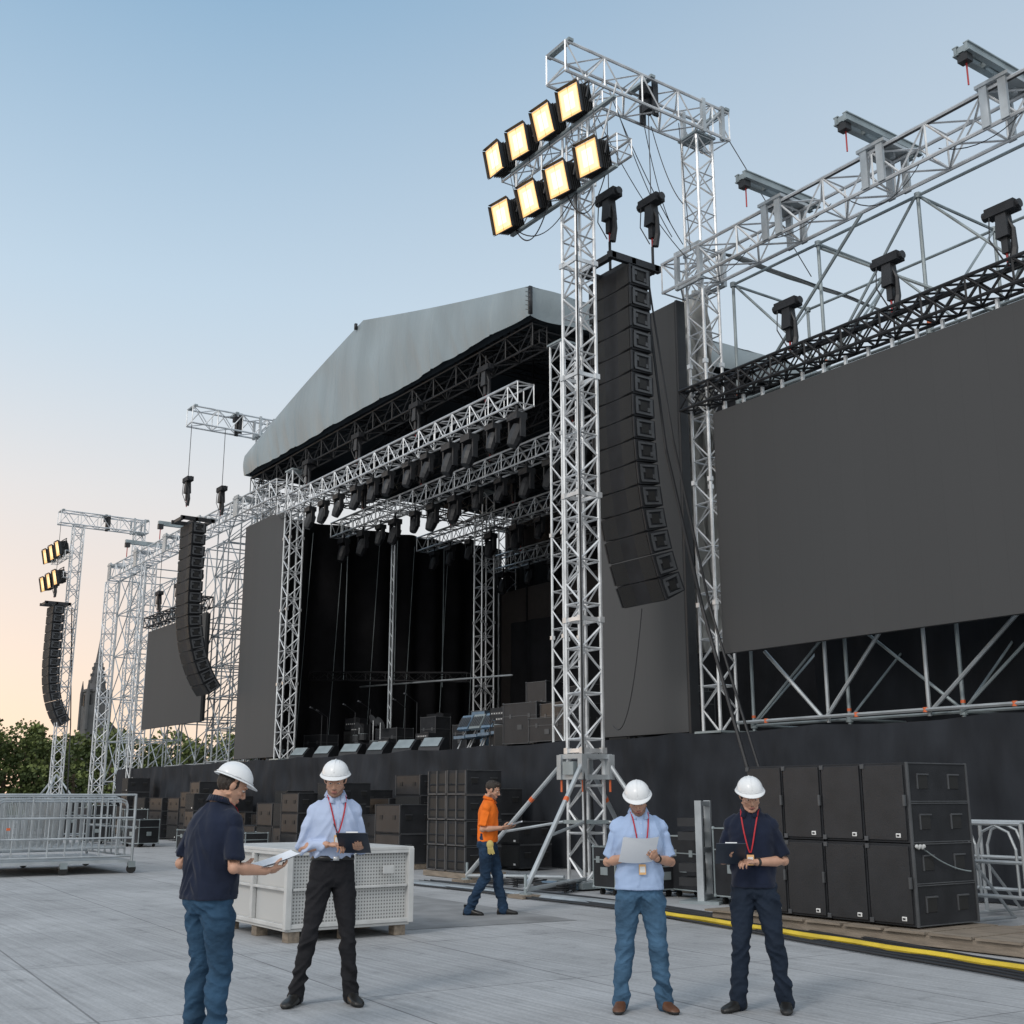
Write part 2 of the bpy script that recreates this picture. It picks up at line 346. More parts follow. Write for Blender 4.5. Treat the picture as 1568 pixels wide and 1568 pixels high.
m.build('backdrop_screen')
m=MB()
m.tube((-40.5,21,5.6),(-31,21.5,5.3),.03,GALV); m.tube((-36.2,20,2.7),(-36.2,20,11.1),.035,GALV); m.tube((-36.4,20,2.7),(-36.4,20,11.1),.035,GALV)
for i in range(16): m.tube((-36.2,20,2.9+i*.5),(-36.4,20,3.15+i*.5),.015,GALV,4)
m.truss((-40.6,19,5.9),(-35,22.4,5.6),.3,.3,BTRUSS,.4,.022,.012)
for y in (18.5,19.8,21.4,23,24.6,26): m.tube((-40.7,y,2.7),(-40.7,y+.4,11.4),.012,STEEL,4)
for y in (18.2,20.4,22.6,24.8): m.tube((-40.7,y,5.8),(-40.7,y,11.6),.02,STEEL,4)
m.build('backdrop_pipe_frame')
m=MB(); m.box((-39.1,16.3,7.05),(3.5,.14,8.5),LED2); m.box((-39.1,16.42,7.05),(3.3,.1,8.3),BLK); m.build('portal_side_screen',bevel=.01)
m=MB(); m.box((-18.65,16.3,7.3),(2.7,.16,9.1),LED2); m.box((-18.65,16.44,7.3),(2.5,.1,9.0),BLK); m.box((-17.27,16.35,7.3),(.07,.24,9.15),BLK); m.build('portal_side_screen',bevel=.01)
def tp(u,v):
    x=-17.85+.72*u; y=17.0+.12*u; z=4.4+8*v
    return (x+.06*noise.noise((u*3,v*9,1)),y+.12*noise.noise((u*3,v*7,8))+.06*math.sin(u*14+v*5)+.05*(1-2*abs(noise.noise((u*4+v*6,v*16,8)))),z)
m=MB(); sheet(m,tp,30,160,TARP); m.build('silver_tarpaulin',smooth=True)
m=MB()
def tp2(u,v): 
    x=-17.6+.9*u;y=17.4+7*v;return(x,y,13.55-.5*u+.08*noise.noise((u*3,v*5,4)))
sheet(m,tp2,10,40,MEMB); m.build('side_wing_canopy',smooth=True)
# ---------------------------------------------------------------- monitors & backline
for x in (-37.8,-35.9,-34.2,-32.4,-30.7,-29.2,-27.7):
    m=MB(); m.loft([[V((-.33+.66*k,y,z)) for y,z in((-.27,0),(-.22,.12),(.02,.36),(.22,.36),(.27,0))] for k in(0,1)],BLK)
    m.loft([[V((-.28+.56*k,y,z)) for y,z in((-.232,.125),(-.0,.36),(-.012,.37),(-.245,.135))] for k in(0,1)],STEEL)
    m.build('stage_monitor',loc=(x+random.uniform(-.1,.1),16.62,2.7),rotz=random.uniform(-.1,.1)+.4)
def rcase(x,y,z,w,d,h,mat=BLK2,rz=0,name='road_case',wheels=True,edge=None):
    edge=edge or STEEL
    m=MB(); zz=.12 if wheels else 0
    m.box((0,0,zz+h/2),(w,d,h),mat)
    for sx_ in(-1,1):
        for sy in(-1,1):
            m.box((sx_*w/2,sy*d/2,zz+h/2),(.022,.022,h+.012),edge)
            for zc in(zz,zz+h): m.ell((sx_*w/2,sy*d/2,zc),.028,edge,nu=8,nv=5)
            if wheels: m.tube((sx_*(w/2-.1)-.02,sy*(d/2-.1),.05),(sx_*(w/2-.1)+.02,sy*(d/2-.1),.05),.05,RUB,10)
        for zc in(zz,zz+h,zz+h*.68): m.box((0,sx_*d/2,zc),(w,.018,.018),edge); m.box((sx_*w/2,0,zc),(.018,d,.018),edge)
        m.box((0,sx_*(d/2+.006),zz+h*.4),(.16,.012,.12),edge); m.box((sx_*(w/2+.006),0,zz+h*.4),(.012,.16,.12),edge)
        m.box((w*.28*sx_,-(d/2+.006),zz+h*.68),(.08,.012,.1),edge)
    return m.build(name,loc=(x,y,z),rotz=rz)
def amp(x,y,z,w,d,h,rz=0):
    m=MB(); m.box((0,0,h*.36),(w,d,h*.68),BLK); m.box((0,0,h*.86),(w*.96,d*.85,h*.26),BLK2); m.box((0,-d/2-.004,h*.34),(w-.1,.02,h*.58),GRL); m.box((0,-d*.43-.002,h*.86),(w*.85,.012,.07),SIDEG)
    for k in range(6): m.tube((-w*.35+k*w*.13,-d*.43,h*.86),(-w*.35+k*w*.13,-d*.43-.03,h*.86),.016,WHT,8)
    m.box((0,0,h+.02),(.25,.04,.03),BLK); m.build('guitar_amplifier',loc=(x,y,z),rotz=rz)
for (x,y,w,d,h) in [(-35,19.5,1.1,.7,.9),(-33.2,20,.8,.6,1.2),(-24.6,17.6,1.2,.7,1.0),(-23.1,17.4,1.3,.8,.55),(-23.0,17.5,1.2,.7,.9),(-27.2,20.5,1,.7,1.5),(-25.8,19,.8,.7,1.7),(-19.6,17.3,.8,.6,1.3),(-18.8,17.6,.7,.6,1.0),(-18,17.1,.6,.5,.8),(-38.5,18.5,1.1,.7,.8),(-39.8,17.4,.8,.7,1.0),(-31.2,20.6,.6,.6,1.3),(-29.2,21.5,.8,.6,1.6),(-26.5,19.6,1.2,.7,1.1),(-24.2,19.2,1.1,.7,1.5),(-30.4,19.4,.7,.5,.8)]:
    rcase(x,y,2.7,w,d,h,random.choice([BLK2,BLK,BLU if x in(-31.2,) else BLK2]),random.uniform(-.2,.2),edge=SIDEG)
for a_ in [(-37.6,19.6,2.7,.75,.4,1.3,.2),(-34.2,20.6,2.7,.75,.4,1.4,0),(-32.3,21.2,2.7,.75,.4,1.5,-.1),(-31.4,18.6,2.7,.7,.4,.7,.1),(-25.4,17.5,2.7,.7,.4,.9,.1),(-33.5,18.4,2.7,.6,.35,.6,.1),(-26.9,18.4,2.7,.8,.45,1.2,.1),(-20.6,17.4,2.7,.7,.4,.8,0),(-38.8,20,2.7,.8,.4,1.6,.3),(-36.3,22,2.7,.9,.45,1.7,.2),(-30.6,22.4,2.7,.9,.45,1.9,.1)]: amp(*a_)
m=MB()
for i in range(4):
    m.box((i*.62,0,.45+.02*i),(.56,.6,.08),BLU); m.box((i*.62,-.05,.85),(.54,.1,.45),STEEL if i%2 else BLU,Matrix.Rotation(-.5,3,'X')); 
    for k in(-1,1): m.tube((i*.62+k*.25,-.25,0),(i*.62+k*.25,.25,.9),.02,ALU)
    for k in range(6): m.box((i*.62-.22+k*.088,-.12,.88),(.03,.02,.3),SIDEG,Matrix.Rotation(-.5,3,'X'))
m.build('mixing_desk',loc=(-28.6,18.3,2.7))
m=MB()
for (x,y,z,r,h,ax) in [(0,0,.32,.3,.42,'y'),(-.35,0,.72,.17,.2,'z'),(.1,0,.75,.17,.2,'z'),(.62,.2,.4,.22,.4,'z'),(-.6,.2,.6,.18,.14,'z')]:
    if ax=='y': m.tube((x,y-h/2,z),(x,y+h/2,z),r,BLK,18); m.tube((x,y-h/2-.01,z),(x,y-h/2,z),r-.02,SIDEG,18)
    else: m.tube((x,y,z-h/2),(x,y,z+h/2),r,BLK,16); m.tube((x,y,z+h/2),(x,y,z+h/2+.01),r-.01,STEEL,16)
for x,z in((-.8,1.1),(.7,1.2),(.2,1.3)): m.tube((x,.3,0),(x,.3,z),.015,ALU); m.tube((x,.3,z),(x,.32,z+.012),.22,SIDEG,16,.02)
m.build('drum_kit',loc=(-35.6,18.6,2.7))
for x,y in((-34.2,17.6),(-31.5,17.9),(-29.6,17.2),(-26.4,17.6),(-37,18),(-32.8,17.4),(-36,17.3)):
    m=MB(); m.tube((0,0,0),(0,0,.03),.15,BLK,12); m.tube((0,0,0),(0,0,1.45),.012,BLK); m.tube((0,0,1.45),(.1,-.4,1.65),.01,BLK); m.tube((.1,-.4,1.65),(.12,-.5,1.68),.025,SIDEG); m.build('microphone_stand',loc=(x,y,2.7))
# ---------------------------------------------------------------- PA rigs
def pa(X,Y0,Z0,n,cv=.27,h=.445):
    m=MB(); p=V((X,Y0,Z0)); w=.60; dep=.56
    for i in range(n):
        ang=math.radians(max(0,(i-4))**1.9*cv*(14/n)**.3)
        d=V((0,math.sin(ang),-math.cos(ang))); b=V((0,math.cos(ang),math.sin(ang)))
        sx_=V((1,0,0))
        def P(a,bb,c): return p+sx_*a*w+b*bb+d*c
        hh=h-.015
        R=[]
        for a in(-1,1): R.append([P(a,.03,0),P(a,dep,.03),P(a,dep,hh-.03),P(a,.03,hh)])
        m.loft(R,BLK2)
        for a0,a1 in((-.97,-.02),(.02,.97)):
            m.loft([[P(a0,.0 if abs(a0)>.5 else .045,.015),P(a0,.06,.015),P(a0,.06,hh-.015),P(a0,.0 if abs(a0)>.5 else .045,hh-.015)],[P(a1,.0 if abs(a1)>.5 else .045,.015),P(a1,.06,.015),P(a1,.06,hh-.015),P(a1,.0 if abs(a1)>.5 else .045,hh-.015)]],GRL)
        for s in(1,-1):
            a=s*1.0
            def pl(b0,b1,c0,c1,o0,o1,mat):
                q=[[P(a,b0,c0)+sx_*s*o,P(a,b1,c0)+sx_*s*o,P(a,b1,c1)+sx_*s*o,P(a,b0,c1)+sx_*s*o] for o in(o0,o1)]
                m.loft(q,mat)
            pl(.08,.50,.05,.09,0,.03,SIDEG);pl(.08,.50,hh-.09,hh-.05,0,.03,SIDEG);pl(.08,.14,.05,hh-.05,.002,.028,SIDEG);pl(.44,.50,.05,hh-.05,.002,.028,SIDEG)
            pl(.2,.38,.13,hh-.13,0,.012,RUB); pl(.14,.2,.12,.2,.0,.02,SIDEG);pl(.38,.44,hh-.2,hh-.12,.0,.02,SIDEG)  # dark centre plate paints the shade of a handle recess
            pl(.0,.035,.02,hh-.02,.0,.035,BLK)
        p=p+d*h
    zt=Z0+.12
    for k in(-1,1): m.box((X+k*.5,Y0+.25,zt),(.1,1.3,.14),BLK)
    for yy in(-.3,.2,.8): m.box((X,Y0+yy,zt),(1.1,.1,.12),BLK)
    return m,p,zt
def gantry(X,y0,y1,z,w=.62):
    m=MB(); m.truss((X,y0,z),(X,y1,z),w,w+.05,ALU,.5,.034,.02)
    for yy in(y0+.1,y1-.1,(y0+y1)/2): m.box((X,yy,z+w/2+.05),(w+.15,.12,.06),STEEL)
    ym=(y0+y1)/2+.2
    for k in(-1,1): m.box((X+k*.2,ym,z),(.05,.14,w+.2),BLK)
    m.box((X,ym,z-.05),(.22,.22,.34),BLK); m.box((X+.1,ym-.15,z+.15),(.2,.2,.2),BLK2)
    for k in(-1,1):
        for j in(-1,1): m.box((X+k*w/2,y1-.5+j*.28,z),(.09,.09,w+.18),GALV)
        m.tube((X+k*w/2,y1-.78,z-.3),(X+k*w/2,y1-.22,z+.3),.03,GALV)
    return m
m,end,zt=pa(-16.62,13.85,11.6,15,.30)
hoist(m,-16.62,13.9,13.0,15.3,1.0); hoist(m,-16.3,14.75,13.0,15.3,1.0)
m.tube((-16.62,13.9,12.3),(-16.62,13.9,11.7),.03,BLK); m.tube((-16.3,14.75,12.3),(-16.3,14.75,11.7),.03,BLK)
m.path([(-16.4,14.6,11.6),(-16.1,14.75,8),(-15.9,15.35,5),(-15.3,15.4,3),(-14.6,15.3,1.2),(-14.2,14.9,.1)],.035,BLK,6)
m.path([(-16.3,14.6,11.6),(-16.0,14.85,8.2),(-15.8,15.45,5),(-15.15,15.5,3),(-14.4,15.4,1.2),(-14.0,14.9,.1)],.025,BLK,6)
m.path(cat(end+V((-.3,.2,0)),(-18.5,15.3,2.9),.8),.01,BLK,4)
m.build('line_array_speaker')
m=gantry(-16.5,12.5,17.0,15.75)
for k in range(5): m.path(cat((-16.5+random.uniform(-.3,.3),13.2+k*.5,15.4),(-16.5+random.uniform(-.3,.3),15.6,12.3+k*.3),random.uniform(.1,.6)),.012,BLK,4)
m.tube((-16.3,15.6,15.4),(-16.4,15.9,12.6),.012,BLK,4); m.tube((-16.2,17.0,15.4),(-14.7,17.6,11.8),.01,BLK,4)
m.build('rigging_gantry')
tower('rigging_tower',-16.6,16.4,2.7,15.4,.46)
m=MB(); X,Y=-16.5,13.0; w=.44
m.truss((X,Y,.12),(X,Y,13.2),w,w,ALU,.40,.035,.021,up=(0,1,0))
for i in range(1,6):
    for a in(-1,1):
        for b in(-1,1): m.box((X+a*w/2,Y+b*w/2,i*2.3),(.1,.1,.1),ALU)
    for a in(-1,1): m.box((X+a*w/2,Y,i*2.3),(.04,w,.07),ALU); m.box((X,Y+a*w/2,i*2.3),(w,.04,.07),ALU)
for z in(1.85,2.2):
    for a in(-1,1): m.box((X+a*.3,Y,z),(.06,.66,.08),GALV); m.box((X,Y+a*.3,z),(.54,.06,.08),GALV)
for a in(-1,1):
    for b in(-1,1): m.box((X+a*.3,Y+b*.3,2.02),(.12,.12,.42),GALV); m.tube((X+a*.3,Y+b*.3,1.8),(X+a*.3,Y+b*.3,1.6),.02,ORG)
m.box((X,Y-.34,2.0),(.3,.1,.22),STEEL); m.box((X,Y,1.1),(.56,.56,.06),STEEL); m.box((X,Y,.08),(.95,.95,.1),STEEL)
feet=[(-15.5,11.0),(-18.9,12.1),(-14.9,13.9),(-17.6,15.2)]
for (fx,fy) in feet:
    c=V((X+math.copysign(.28,fx-X),Y+math.copysign(.28,fy-Y),2.1)); f=V((fx,fy,.12))
    m.tube(c,f,.042,GALV,8); m.tube(c.lerp(f,.3),c.lerp(f,.33),.045,ORG,8); m.tube((c.x,c.y,.18),f,.035,GALV,8); m.tube((c.x,c.y,1.1),c.lerp(f,.6),.025,GALV,6)
    m.box((fx,fy,.03),(.4,.4,.05),WOOD); m.tube((fx,fy,.05),(fx,fy,.35),.025,STEEL); m.tube((fx,fy,.055),(fx,fy,.075),.1,STEEL,10)
m.path(cat((-16.4,12.6,13),(-15.2,12.8,13.3),.9),.014,BLK,4); m.path(cat((-16.9,12.6,12.9),(-18.2,12.7,12.9),.5),.014,BLK,4)
m.path([(-16.2,12.74,12.9),(-16.2,12.72,8),(-16.22,12.72,2.6),(-16.0,12.6,.3)],.02,BLK,5)
m.path([(-16.8,13.3,12.9),(-16.78,13.28,8),(-16.8,13.3,2.6),(-17.0,13.6,.1)],.02,BLK,5)
m.build('light_tower')
def flood(m,c,s,glass,mid,core,dirv):
    c=V(c); d=V(dirv).normalized(); x=d.cross(V((0,0,1))).normalized(); y=x.cross(d)
    def sq(o,w,h): return [c+d*o+x*a*w+y*b*h for a,b in((-1,-1),(1,-1),(1,1),(-1,1))]
    m.loft([sq(-.34*s,.10*s,.12*s),sq(-.28*s,.17*s,.18*s),sq(-.06*s,.20*s,.21*s),sq(.0,.21*s,.24*s)],BLK)
    m.loft([sq(.001,.205*s,.235*s),sq(.010,.205*s,.235*s)],glass); m.loft([sq(.011,.17*s,.20*s),sq(.014,.17*s,.20*s)],mid); m.loft([sq(.015,.10*s,.13*s),sq(.018,.10*s,.13*s)],core)
    for t in(-.5,0,.5): m.tube(c+d*.02+x*t*.4*s-y*.235*s,c+d*.02+x*t*.4*s+y*.235*s,.004,SIDEG,4)
    for a,b in((1,0),(-1,0),(0,1),(0,-1)):
        if a: q=[c+x*a*.215*s+y*.24*s,c+x*a*.215*s-y*.24*s,c+d*.05*s+x*a*.23*s-y*.245*s,c+d*.05*s+x*a*.23*s+y*.245*s]
        else: q=[c+y*b*.245*s+x*.21*s,c+y*b*.245*s-x*.21*s,c+d*.05*s+y*b*.26*s-x*.225*s,c+d*.05*s+y*b*.26*s+x*.225*s]
        n_=(x*a+y*b)*.010
        m.loft([[p for p in q],[p+n_ for p in q]],BLK)
    for a in(-1,1): m.tube(c-d*.12*s+x*a*.23*s,c-d*.2*s+x*a*.23*s+V((0,0,.3*s)),.015*s,BLK)
    m.tube(c-d*.2*s+x*.23*s+V((0,0,.3*s)),c-d*.2*s-x*.23*s+V((0,0,.3*s)),.015*s,BLK)
    for k in range(5): m.loft([sq(-(.08+.045*k)*s,.215*s,.225*s),sq(-(.092+.045*k)*s,.215*s,.225*s)],RUB)
m=MB()
random.seed(21)
for i in range(4):
    D1=(.05+random.uniform(-.12,.12),-1,-.24+random.uniform(-.06,.06)); D2=(.08+random.uniform(-.12,.12),-1,-.24+random.uniform(-.06,.06))
    flood(m,(-18.6+i*.87,12.45,14.62+random.uniform(-.03,.03)),1.25,LAMP,LAMPM,LAMPH,D1); flood(m,(-18.25+i*.95,12.4,13.10+random.uniform(-.03,.03)),1.25,LAMP,LAMPM,LAMPH,D2)
DV=(.05,-1,-.22)
m.truss((-18.8,12.95,14.45),(-15.4,12.95,14.45),.35,.35,ALU,.4,.026,.016); m.truss((-18.6,12.95,13.35),(-15.0,12.95,13.35),.35,.35,ALU,.4,.026,.016)
for x in(-18.3,-17.4,-16.7,-15.9): m.tube((x,12.8,13.2),(x,12.8,14.6),.025,ALU)
for x in(-18.1,-15.7): m.tube((x,12.8,13.2),(x+.7,12.8,14.6),.02,ALU)
for zz in(12.75,14.2): m.box((-16.7,12.75,zz+.1),(3.4,.08,.05),STEEL)
m.truss((-16.5,13.1,13.2),(-16.5,13.1,15.5),.4,.4,ALU,.4,.025,.015,up=(0,1,0))
for k in range(5): m.path(cat((-18.4+k*.7,12.7,14.3),(-17.9+k*.7,12.7,13.1),.1*k+.2),.01,BLK,4)
m.path(cat((-18.2,12.7,12.9),(-16.2,12.7,12.8),.45),.012,BLK,4)
m.build('floodlight_bank')
m,end,zt=pa(-42.0,14.35,11.4,15,.46,.435)
hoist(m,-42,14.3,12.8,15.3,1.0);hoist(m,-41.9,15.6,12.6,15.3,1.0)
m.build('line_array_speaker')
gantry(-42,14.2,17.7,15.6).build('rigging_gantry'); tower('rigging_tower',-42,17.3,2.7,15.3,.56)
m,end,zt=pa(-62.5,14.55,11.0,14,.5); hoist(m,-62.5,14.7,12.2,15.5,1); m.path([(-62.4,15.6,11),(-62.2,16,5),(-61.5,16,.2)],.03,BLK); m.build('line_array_speaker')
gantry(-62.5,14.6,19.2,15.7).build('rigging_gantry')
m=MB(); m.truss((-62.5,15.6,0),(-62.5,15.6,15.4),.5,.5,ALU,.5,.033,.02,up=(0,1,0))
for fx,fy in((-60.9,14.2),(-64,14.2),(-61,17.2),(-64,17.2)): m.tube((-62.5,15.6,2.6),(fx,fy,.1),.045,GALV); m.box((fx,fy,.03),(.4,.4,.05),STEEL)
m.truss((-64.0,14.9,13.6),(-61.2,14.9,13.6),.3,.3,ALU,.45,.02,.012);m.truss((-64.0,14.9,12.5),(-61.2,14.9,12.5),.3,.3,ALU,.45,.02,.012)
for i in range(3):
    for zz in(13.9,12.4): flood(m,(-64.3+i*1.25,14.5,zz),1.5,LAMP,LAMPD,LAMPM,DV)
m.build('light_tower')
tower('rigging_tower',-62.5,18.8,0,15.3,.5)
# ---------------------------------------------------------------- long trusses
m=MB(); m.truss((-17.4,16.3,12.35),(-3.5,16.3,12.35),.62,.66,ALU,.55,.036,.022)
for x in(-14.2,-11.8,-9.4,-7): 
    for k in(-1,1): m.box((x+k*.17,15.95,12.4),(.14,.06,.8),GALV); m.box((x+k*.17,16.65,12.4),(.14,.06,.8),GALV)
    m.box((x,16.3,12.76),(.6,.8,.06),GALV)
for dx in(-.34,.34):
    for dy in(-.34,.34): m.box((-16.6+dx,16.35+dy,12.35),(.09,.09,.85),GALV)
for z in(11.95,12.75):
    for dy in(-.34,.34): m.box((-16.6,16.35+dy,z),(.76,.06,.07),GALV)
m.path(cat((-17,16.0,12.7),(-5,16.0,12.7),.06,30),.02,BLK,5)
for k in range(6): m.path(cat((-16.5+k*2,16.0,12.1),(-14.8+k*2,16.0,12.1),random.uniform(.15,.5),10),.01,BLK,4)
m.build('main_rigging_truss')
for x in(-14.2,-11.8,-9.4,-7.0):
    m=MB(); 
    for k in(-1,1): m.box((k*.1,0,0),(.05,2.1,.13),STEEL); m.box((k*.1,0,.07),(.10,2.1,.02),STEEL); m.box((k*.1,0,-.07),(.10,2.1,.02),STEEL)
    for yy in(-1.0,-.35,.35,1.0): m.box((0,yy,0),(.2,.06,.1),STEEL)
    m.box((0,-.95,-.14),(.18,.15,.14),BLK); m.tube((0,-.92,-.18),(0,-.92,-.6),.014,RED); m.tube((.1,.2,-.08),(.1,.2,-.4),.05,GALV)
    m.build('hoist_beam',loc=(x,16.2,13.03))
m=MB(); m.truss((-57.4,16.2,12.05),(-37.4,16.2,12.05),.6,.62,ALU,.6,.033,.019); 
for x in(-57,-53,-49,-45,-41): m.box((x,16.2,12.4),(.5,.8,.08),GALV); m.box((x,15.85,12.1),(.4,.06,.8),GALV)
m.build('main_rigging_truss')
for x in(-52.5,-48): 
    m=MB(); m.box((0,0,0),(.16,2,.18),STEEL); m.box((0,-.9,-.15),(.2,.2,.2),BLK); m.tube((0,-.9,-.2),(0,-.9,-.7),.02,RED); m.build('hoist_beam',loc=(x,16.2,12.7))
# ---------------------------------------------------------------- scaffolds
def scaffold(name,xs,ys,zs,mat,diag,r=.03,tape=True):
    m=MB()
    for x in xs:
        for y in ys:
            m.tube((x,y,zs[0]-.1),(x,y,zs[-1]),r,mat); m.box((x,y,zs[0]-.12),(.25,.25,.03),STEEL)
            for z in zs: m.tube((x,y,z-.05),(x,y,z+.05),r*1.9,mat,8)
            if tape:
                for z in zs[:-1]: m.tube((x,y,z+.14),(x,y,z+.19),r*1.12,ORG)
    for z in zs:
        for y in ys:
            for i in range(len(xs)-1): m.tube((xs[i],y,z),(xs[i+1],y,z),r*.85,mat)
        for x in xs:
            for i in range(len(ys)-1): m.tube((x,ys[i],z),(x,ys[i+1],z),r*.85,mat)
    for k in range(len(zs)-1):
        for i in range(len(xs)-1):
            for yi,y in enumerate(ys):
                if diag=='x' or (i+k+yi)%2==0: m.tube((xs[i],y-.05,zs[k]),(xs[i+1],y-.05,zs[k+1]),r*.8,mat)
                if diag=='x' or (i+k+yi)%2==1: m.tube((xs[i+1],y+.05,zs[k]),(xs[i],y+.05,zs[k+1]),r*.8,mat)
        for x in xs:
            for i in range(len(ys)-1): m.tube((x,ys[i],zs[k]),(x,ys[i+1],zs[k+1]),r*.7,mat)
    return m.build(name)
scaffold('screen_scaffold',[-16.2,-13.9,-11.6,-9.3,-7.0,-4.7],[16.9,19.2],[2.85,4.7,6.8,9.4,12.0],STEEL,'z',.034)
scaffold('screen_scaffold',[-57,-55,-53],[16.4,18.4],[2.2,4,6,8,10,11.7],GALV,'x',.032,False)
scaffold('screen_scaffold',[-51,-49.2,-47.4,-45.6],[17.2,19.2],[2.8,4.6,6.6,8.6,11.7],GALV,'z',.03,False)
scaffold('screen_scaffold',[-44.4,-43.2,-42],[16.5,18,19.5],[2.8,4,5.2,6.4,7.6,8.8,10,11.2,12.6],GALV,'z',.03,False)
m=MB(); m.truss((-57.6,16.2,0),(-57.6,16.2,11.7),.5,.5,ALU,.5,.033,.02,up=(0,1,0)); m.truss((-52,16.2,2.2),(-52,16.2,11.7),.5,.5,ALU,.5,.033,.02,up=(0,1,0)); m.build('rigging_tower')
m=MB(); 
for p,q in [((-16.2,17.0,9.3),(-12.6,16.6,12)),((-14.0,17,12),(-10.3,16.8,9.3)),((-10.3,17,9.3),(-8.2,16.6,12)),((-13.5,16.7,9.6),(-12.0,16.6,10.8)),((-9.6,17,10.7),(-4.5,17,10.9))]: m.tube(p,q,.034,STEEL)
for x in (-14.2,-12.1): m.tube((x,16.7,2.8),(x,16.7,4.3),.035,GALV)
m.tube((-16.4,16.6,2.9),(-5,16.6,2.9),.035,GALV); m.tube((-15.6,16.65,4.2),(-14.3,16.65,2.9),.035,GALV);m.tube((-14.2,16.65,2.9),(-12.9,16.65,4.3),.035,GALV);m.tube((-12.0,16.65,2.9),(-10.3,16.65,4.3),.035,GALV)
for x in(-15.6,-13.5,-12.1,-10.5,-8.6): m.tube((x,16.6,2.86),(x,16.6,2.94),.042,ORG)
m.build('scaffold_brace')
curtain('rear_curtain',(-15.9,18.4),(-3,18.4),2.7,5.2,SKIRT,.06)
def screen(name,x0,x1,z0,z1,y):
    m=MB(); m.box(((x0+x1)/2,y,(z0+z1)/2),(x1-x0,.10,z1-z0),LED); m.box(((x0+x1)/2,y+.1,(z0+z1)/2),(x1-x0-.06,.1,z1-z0-.06),BLK)
    x=x0+.25
    while x<x1: m.box((x,y+.05,z1+.1),(.05,.06,.2),ALU); x+=.5
    return m.build(name,bevel=.006)
screen('led_video_screen',-16.05,-4,4.15,8.95,16.05); screen('led_video_screen',-51,-44.0,4.3,8.5,16.1)
m=MB(); m.truss((-16.9,16.1,9.42),(-3.5,16.1,9.42),.4,.42,BTRUSS,.42,.03,.022,x2=True)
for x in(-14.05,-11.75,-9.55,-7.3): hoist(m,x,16.1,10.3,None,.92)
m.path(cat((-16.9,16.0,9.6),(-4,16.0,9.6),.08,30),.035,BLK,5); m.build('screen_header_truss')
m=MB(); m.truss((-51.2,16.1,8.9),(-44,16.1,8.9),.4,.42,BTRUSS,.42,.028,.02)
for x in(-50,-47.6,-45.2): hoist(m,x,16.1,9.8,11.8,.9)
m.build('screen_header_truss')
# ---------------------------------------------------------------- subs & cases at floor
def sub(m,x,y,z,w,d,h,style=0):
    m.box((x,y,z+h/2),(w-.012,d,h-.012),BLK2); f=y-d/2
    if style==0:
        m.box((x,f-.006,z+h/2),(w-.07,.02,h-.07),GRL); m.box((x+w*.3,f-.018,z+.08),(.07,.01,.04),WHT)
    elif style==1:
        for k in(-1,1): m.box((x+k*w*.24,f-.004,z+h/2),(w*.40,.012,h*.74),RUB); m.box((x+k*w*.24,f-.008,z+h/2-.04),(w*.38,.03,.03),BLK2,Matrix.Rotation(.6,3,'X'))  # flat dark plates carry the horn mouths' shade in their colour
        for k in(-1,0,1): m.box((x+k*w*.475,f-.012,z+h/2),(.03,.035,h-.02),SIDEG)
        m.box((x,f-.012,z+.012),(w-.02,.035,.024),SIDEG)
    else:
        m.box((x,f-.006,z+h/2),(w-.07,.02,h-.07),BLK); 
        for k in(-1,1): m.box((x+k*w*.25,f-.02,z+h*.55),(.12,.012,.09),RUB)
        for k in(-.47,.47): m.box((x+k*w,f-.015,z+h/2),(.02,.02,h-.02),SIDEG)
    for k in(-1,1):
        for yy in(-.28,.28): m.box((x+k*(w/2),y+yy*d,z+h*.55),(.012,.14,.10),RUB); m.box((x+k*(w/2+.004),y+yy*d,z+h*.55+.058),(.02,.17,.014),SIDEG)  # no real recess: the dark plate puts its shade into the colour
        for ee in(.01,h-.01): m.box((x+k*(w/2),y,z+ee),(.014,d,.016),SIDEG)
m=MB()
PX0=-10.72; Wc=.592
for i in range(4):
    for j in range(2):
        x=PX0+Wc*(i+.5); z=.17+j*.86
        m.box((x,11.55,z+.43),(Wc-.01,1.08,.85),BLK2); m.box((x,11.0,z+.43),(Wc-.05,.02,.80),BLK); 
        m.box((x+Wc*.28,10.985,z+.08),(.06,.012,.045),WHT); m.box((x+Wc*.28,10.978,z+.08),(.035,.008,.02),BLK)
        for c_ in(.04,.82): m.box((x-Wc/2+.03,10.99,z+c_),(.05,.02,.05),SIDEG)
        if i in(0,1,3): m.box((x+Wc/2-.02,10.985,z+.45),(.03,.03,.12),SIDEG)
xs_=PX0+4*Wc-.002
for j in range(4):
    z=.17+j*.43
    m.box((xs_,11.55,z+.215),(.02,1.04,.40),BLK2)
    for y in(11.28,11.83): 
        m.box((xs_+.012,y,z+.22),(.012,.17,.15),RUB); m.box((xs_+.016,y,z+.30),(.03,.2,.018),SIDEG); m.box((xs_+.016,y-.095,z+.22),(.02,.016,.16),SIDEG)  # handle hollow is a dark plate, its shade painted on
    for z2 in(.01,.42): m.box((xs_+.01,11.55,z+z2),(.022,1.06,.014),SIDEG)
for y in(11.03,12.08): m.box((xs_+.01,y,1.03),(.03,.03,1.72),SIDEG)
m.path(cat((xs_+.05,11.15,.98),(xs_+.1,11.9,.72),.05),.009,STEEL,5)
for k in range(5): m.ell((xs_+.05,11.05+.03*k,1.0-.012*(k%2)),(.018,.028,.022),TAN,nu=8,nv=6)
m.build('subwoofer_stack',bevel=.006)
m=MB()
for i in range(-1,7): m.box((-10.6+i*.55,11.5,.14),(.5,1.3,.025),WOOD)
for y in(10.95,11.5,12.05): m.box((-9.0,y,.07),(4.6,.12,.11),WOOD)
